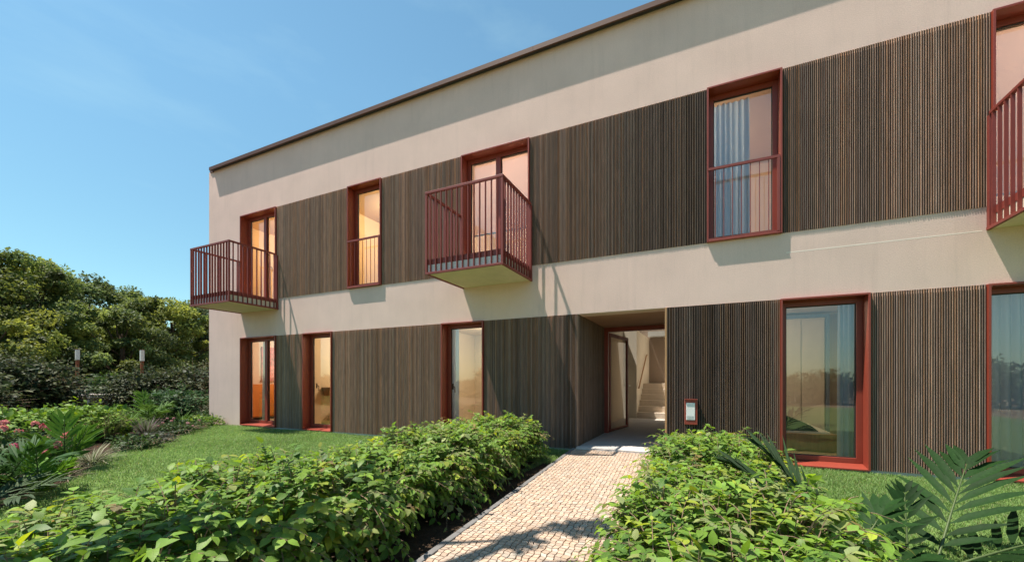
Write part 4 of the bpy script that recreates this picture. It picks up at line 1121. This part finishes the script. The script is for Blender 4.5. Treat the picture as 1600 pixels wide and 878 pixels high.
# trees ---------------------------------------------------------------------------
def make_tree(name, label, x, y, h, cr, seed, cols, nclump=70, per=170, lsize=0.22, low=0.18):
    rr = np.random.default_rng(seed)
    t = thing(name, label, 'tree', (x, y, 0), None)
    tr = MB()
    lx, ly = rr.normal(0, .25, 2) if seed != 230 else (0.0, 2.55)
    top = np.array([x+lx, y+ly, h*.78])
    bend = 3.0 if seed == 230 else 1.0          # the leaning tree bows over only near its top
    p0 = np.array([x, y, -.05])
    def axis(s): return p0 + (top-p0)*np.array([s**bend, s**bend, s])
    trunk = [axis(s) + np.array([.12*math.sin(3*s+seed), .12*math.cos(4*s+seed), 0])*s for s in np.linspace(0, 1, 7)]
    tr.tube([tuple(p) for p in trunk], [0.20*(1-.82*s)+.02 for s in np.linspace(0, 1, 7)], 8)
    C = []
    for k in range(nclump):
        z = rr.uniform(low, 1.0); 
        env = math.sin(math.pi*min(1, (z-low*.6)/(1.06-low*.6))**0.8)**0.75
        a = rr.uniform(0, 6.28); r = cr*env*math.sqrt(rr.uniform(.12, 1.0))*(1+.18*math.sin(3*a+seed))*(1.18 if k % 7 == 0 else 1.0)
        C.append((x+lx*z+r*math.cos(a), y+ly*z+r*math.sin(a), h*z))
    C = np.array(C)
    for k in range(0, nclump, 4):
        z = C[k][2]; s = np.clip((z/h-.15)/.8, 0.12, .95); b = axis(s*0.85 if bend == 1.0 else 0.97)
        m = (b+C[k])/2 + np.array([0, 0, -.1*h*.3])
        tr.tube([tuple(b), tuple(m), tuple(C[k])], [0.06*(1.1-s), 0.035, 0.012], 5)
    tr.build('trunk', M['bark'], t, smooth=True)
    per = int(per*1.45); lsize = lsize*0.85
    n = nclump*per
    ci = np.repeat(np.arange(nclump), per)
    cs = rr.uniform(.30, .95, nclump)*cr*0.31
    d = norm(rr.normal(0, 1, (n, 3))); rad = rr.uniform(.25, 1.0, n)**.5
    P = C[ci] + d*np.stack([cs[ci]*rad, cs[ci]*rad, cs[ci]*rad*.62], 1)
    Nn = d*np.array([.7, .7, .6]) + np.array([0, 0, .75]) + rr.normal(0, .35, (n, 3))
    T = rr.normal(0, 1, (n, 3)) + d*.6 + np.array([0, 0, -.35])
    cc = np.array(cols)[rr.integers(0, len(cols), nclump)]*rr.uniform(.55, 1.4, (nclump, 1))
    col = cc[ci]*rr.uniform(.8, 1.2, (n, 1))
    L = lsize*rr.uniform(.6, 1.25, n)
    V, F, c = small_leaves(P, T, Nn, L, L*.6, col)
    np_object('crown', V, [F], M['tree_leaf'], t, tint=c)
    return t
TY = [(0.165, 0.205, 0.048), (0.20, 0.23, 0.052), (0.115, 0.155, 0.045)]
TG = [(0.125, 0.17, 0.055), (0.16, 0.20, 0.055), (0.09, 0.125, 0.045)]
TB = [(0.13, 0.165, 0.085), (0.11, 0.145, 0.08), (0.16, 0.18, 0.08)]
make_tree('tree', 'tall olive green tree at the left picture edge', -31.4, -1.0, 8.0, 3.6, 201, TG, 95, 190, .24)
make_tree('tree', 'yellowish green tree with uneven crown near the left edge', -29.6, 1.3, 7.1, 2.7, 202, TY, 75, 180, .22)
make_tree('tree', 'bluish green tree behind the yellowish trees on the left', -37.5, 3.6, 8.1, 3.6, 203, TB, 85, 170, .25)
make_tree('tree', 'olive tree above the left garden lamp', -32.3, 3.9, 6.9, 3.0, 204, TG, 85, 180, .23)
make_tree('tree', 'round topped olive tree between the two garden lamps', -35.3, 6.3, 7.1, 2.9, 205, TG, 80, 170, .24)
make_tree('tree', 'yellow green bushy tree directly above the right garden lamp', -29.6, 5.5, 5.7, 2.5, 206, TY, 85, 180, .21)
make_tree('tree', 'yellow green domed tree right of the right garden lamp', -28.9, 7.2, 6.0, 2.6, 207, TY, 85, 180, .21)
make_tree('tree', 'pale bluish tree showing beside the house corner', -33.5, 11.2, 6.5, 3.2, 208, TB, 80, 170, .24)
make_tree('tree', 'grey green tree half hidden by the house corner', -36.0, 15.0, 7.2, 3.4, 209, TB, 75, 160, .25)
make_tree('tree', 'small yellow green tree behind the left dark bushes', -25.6, -1.0, 4.6, 2.4, 210, TY, 70, 170, .2, low=.08)
make_tree('tree', 'small dark tree behind the stone bench', -26.5, 3.6, 4.6, 2.3, 211, TG, 70, 170, .2, low=.06)
make_tree('tree', 'small olive tree behind the red flowering shrub', -30.5, 10.0, 5.0, 2.3, 212, TG, 60, 160, .2, low=.06)

make_tree('tree', 'slim young tree leaning over the left hedge, its crown dappling the path with shade', -3.25, -7.42, 7.4, 0.52, 230, TG, 11, 38, .15, low=.76)
# shrubs on the far side of the front garden, mirrored in the window panes
rr_ = random.Random(5)
proto = None
for k in range(18):
    x = -30 + k*2.6 + rr_.uniform(-.6, .6); y = -19.5 + rr_.uniform(-1.5, 1.5)
    lab = 'dark garden shrub across the front garden, mirrored in the panes'
    if proto is None:
        proto, _, _ = shrub('garden_shrub', lab, 'shrub', x, y, 1.7, 1.75, 400, GM, 420, 0.17, 0.55, slen=.5, group='garden shrubs across the front garden')
    else:
        c = proto.copy(); COL.objects.link(c); c.location = (x, y, 0); c.rotation_euler = (0, 0, rr_.uniform(0, 6.28)); s = rr_.uniform(.85, 1.2); c.scale = (s, s, s*rr_.uniform(.9, 1.2))
        for ch in list(proto.children):
            d = ch.copy(); COL.objects.link(d); d.parent = c
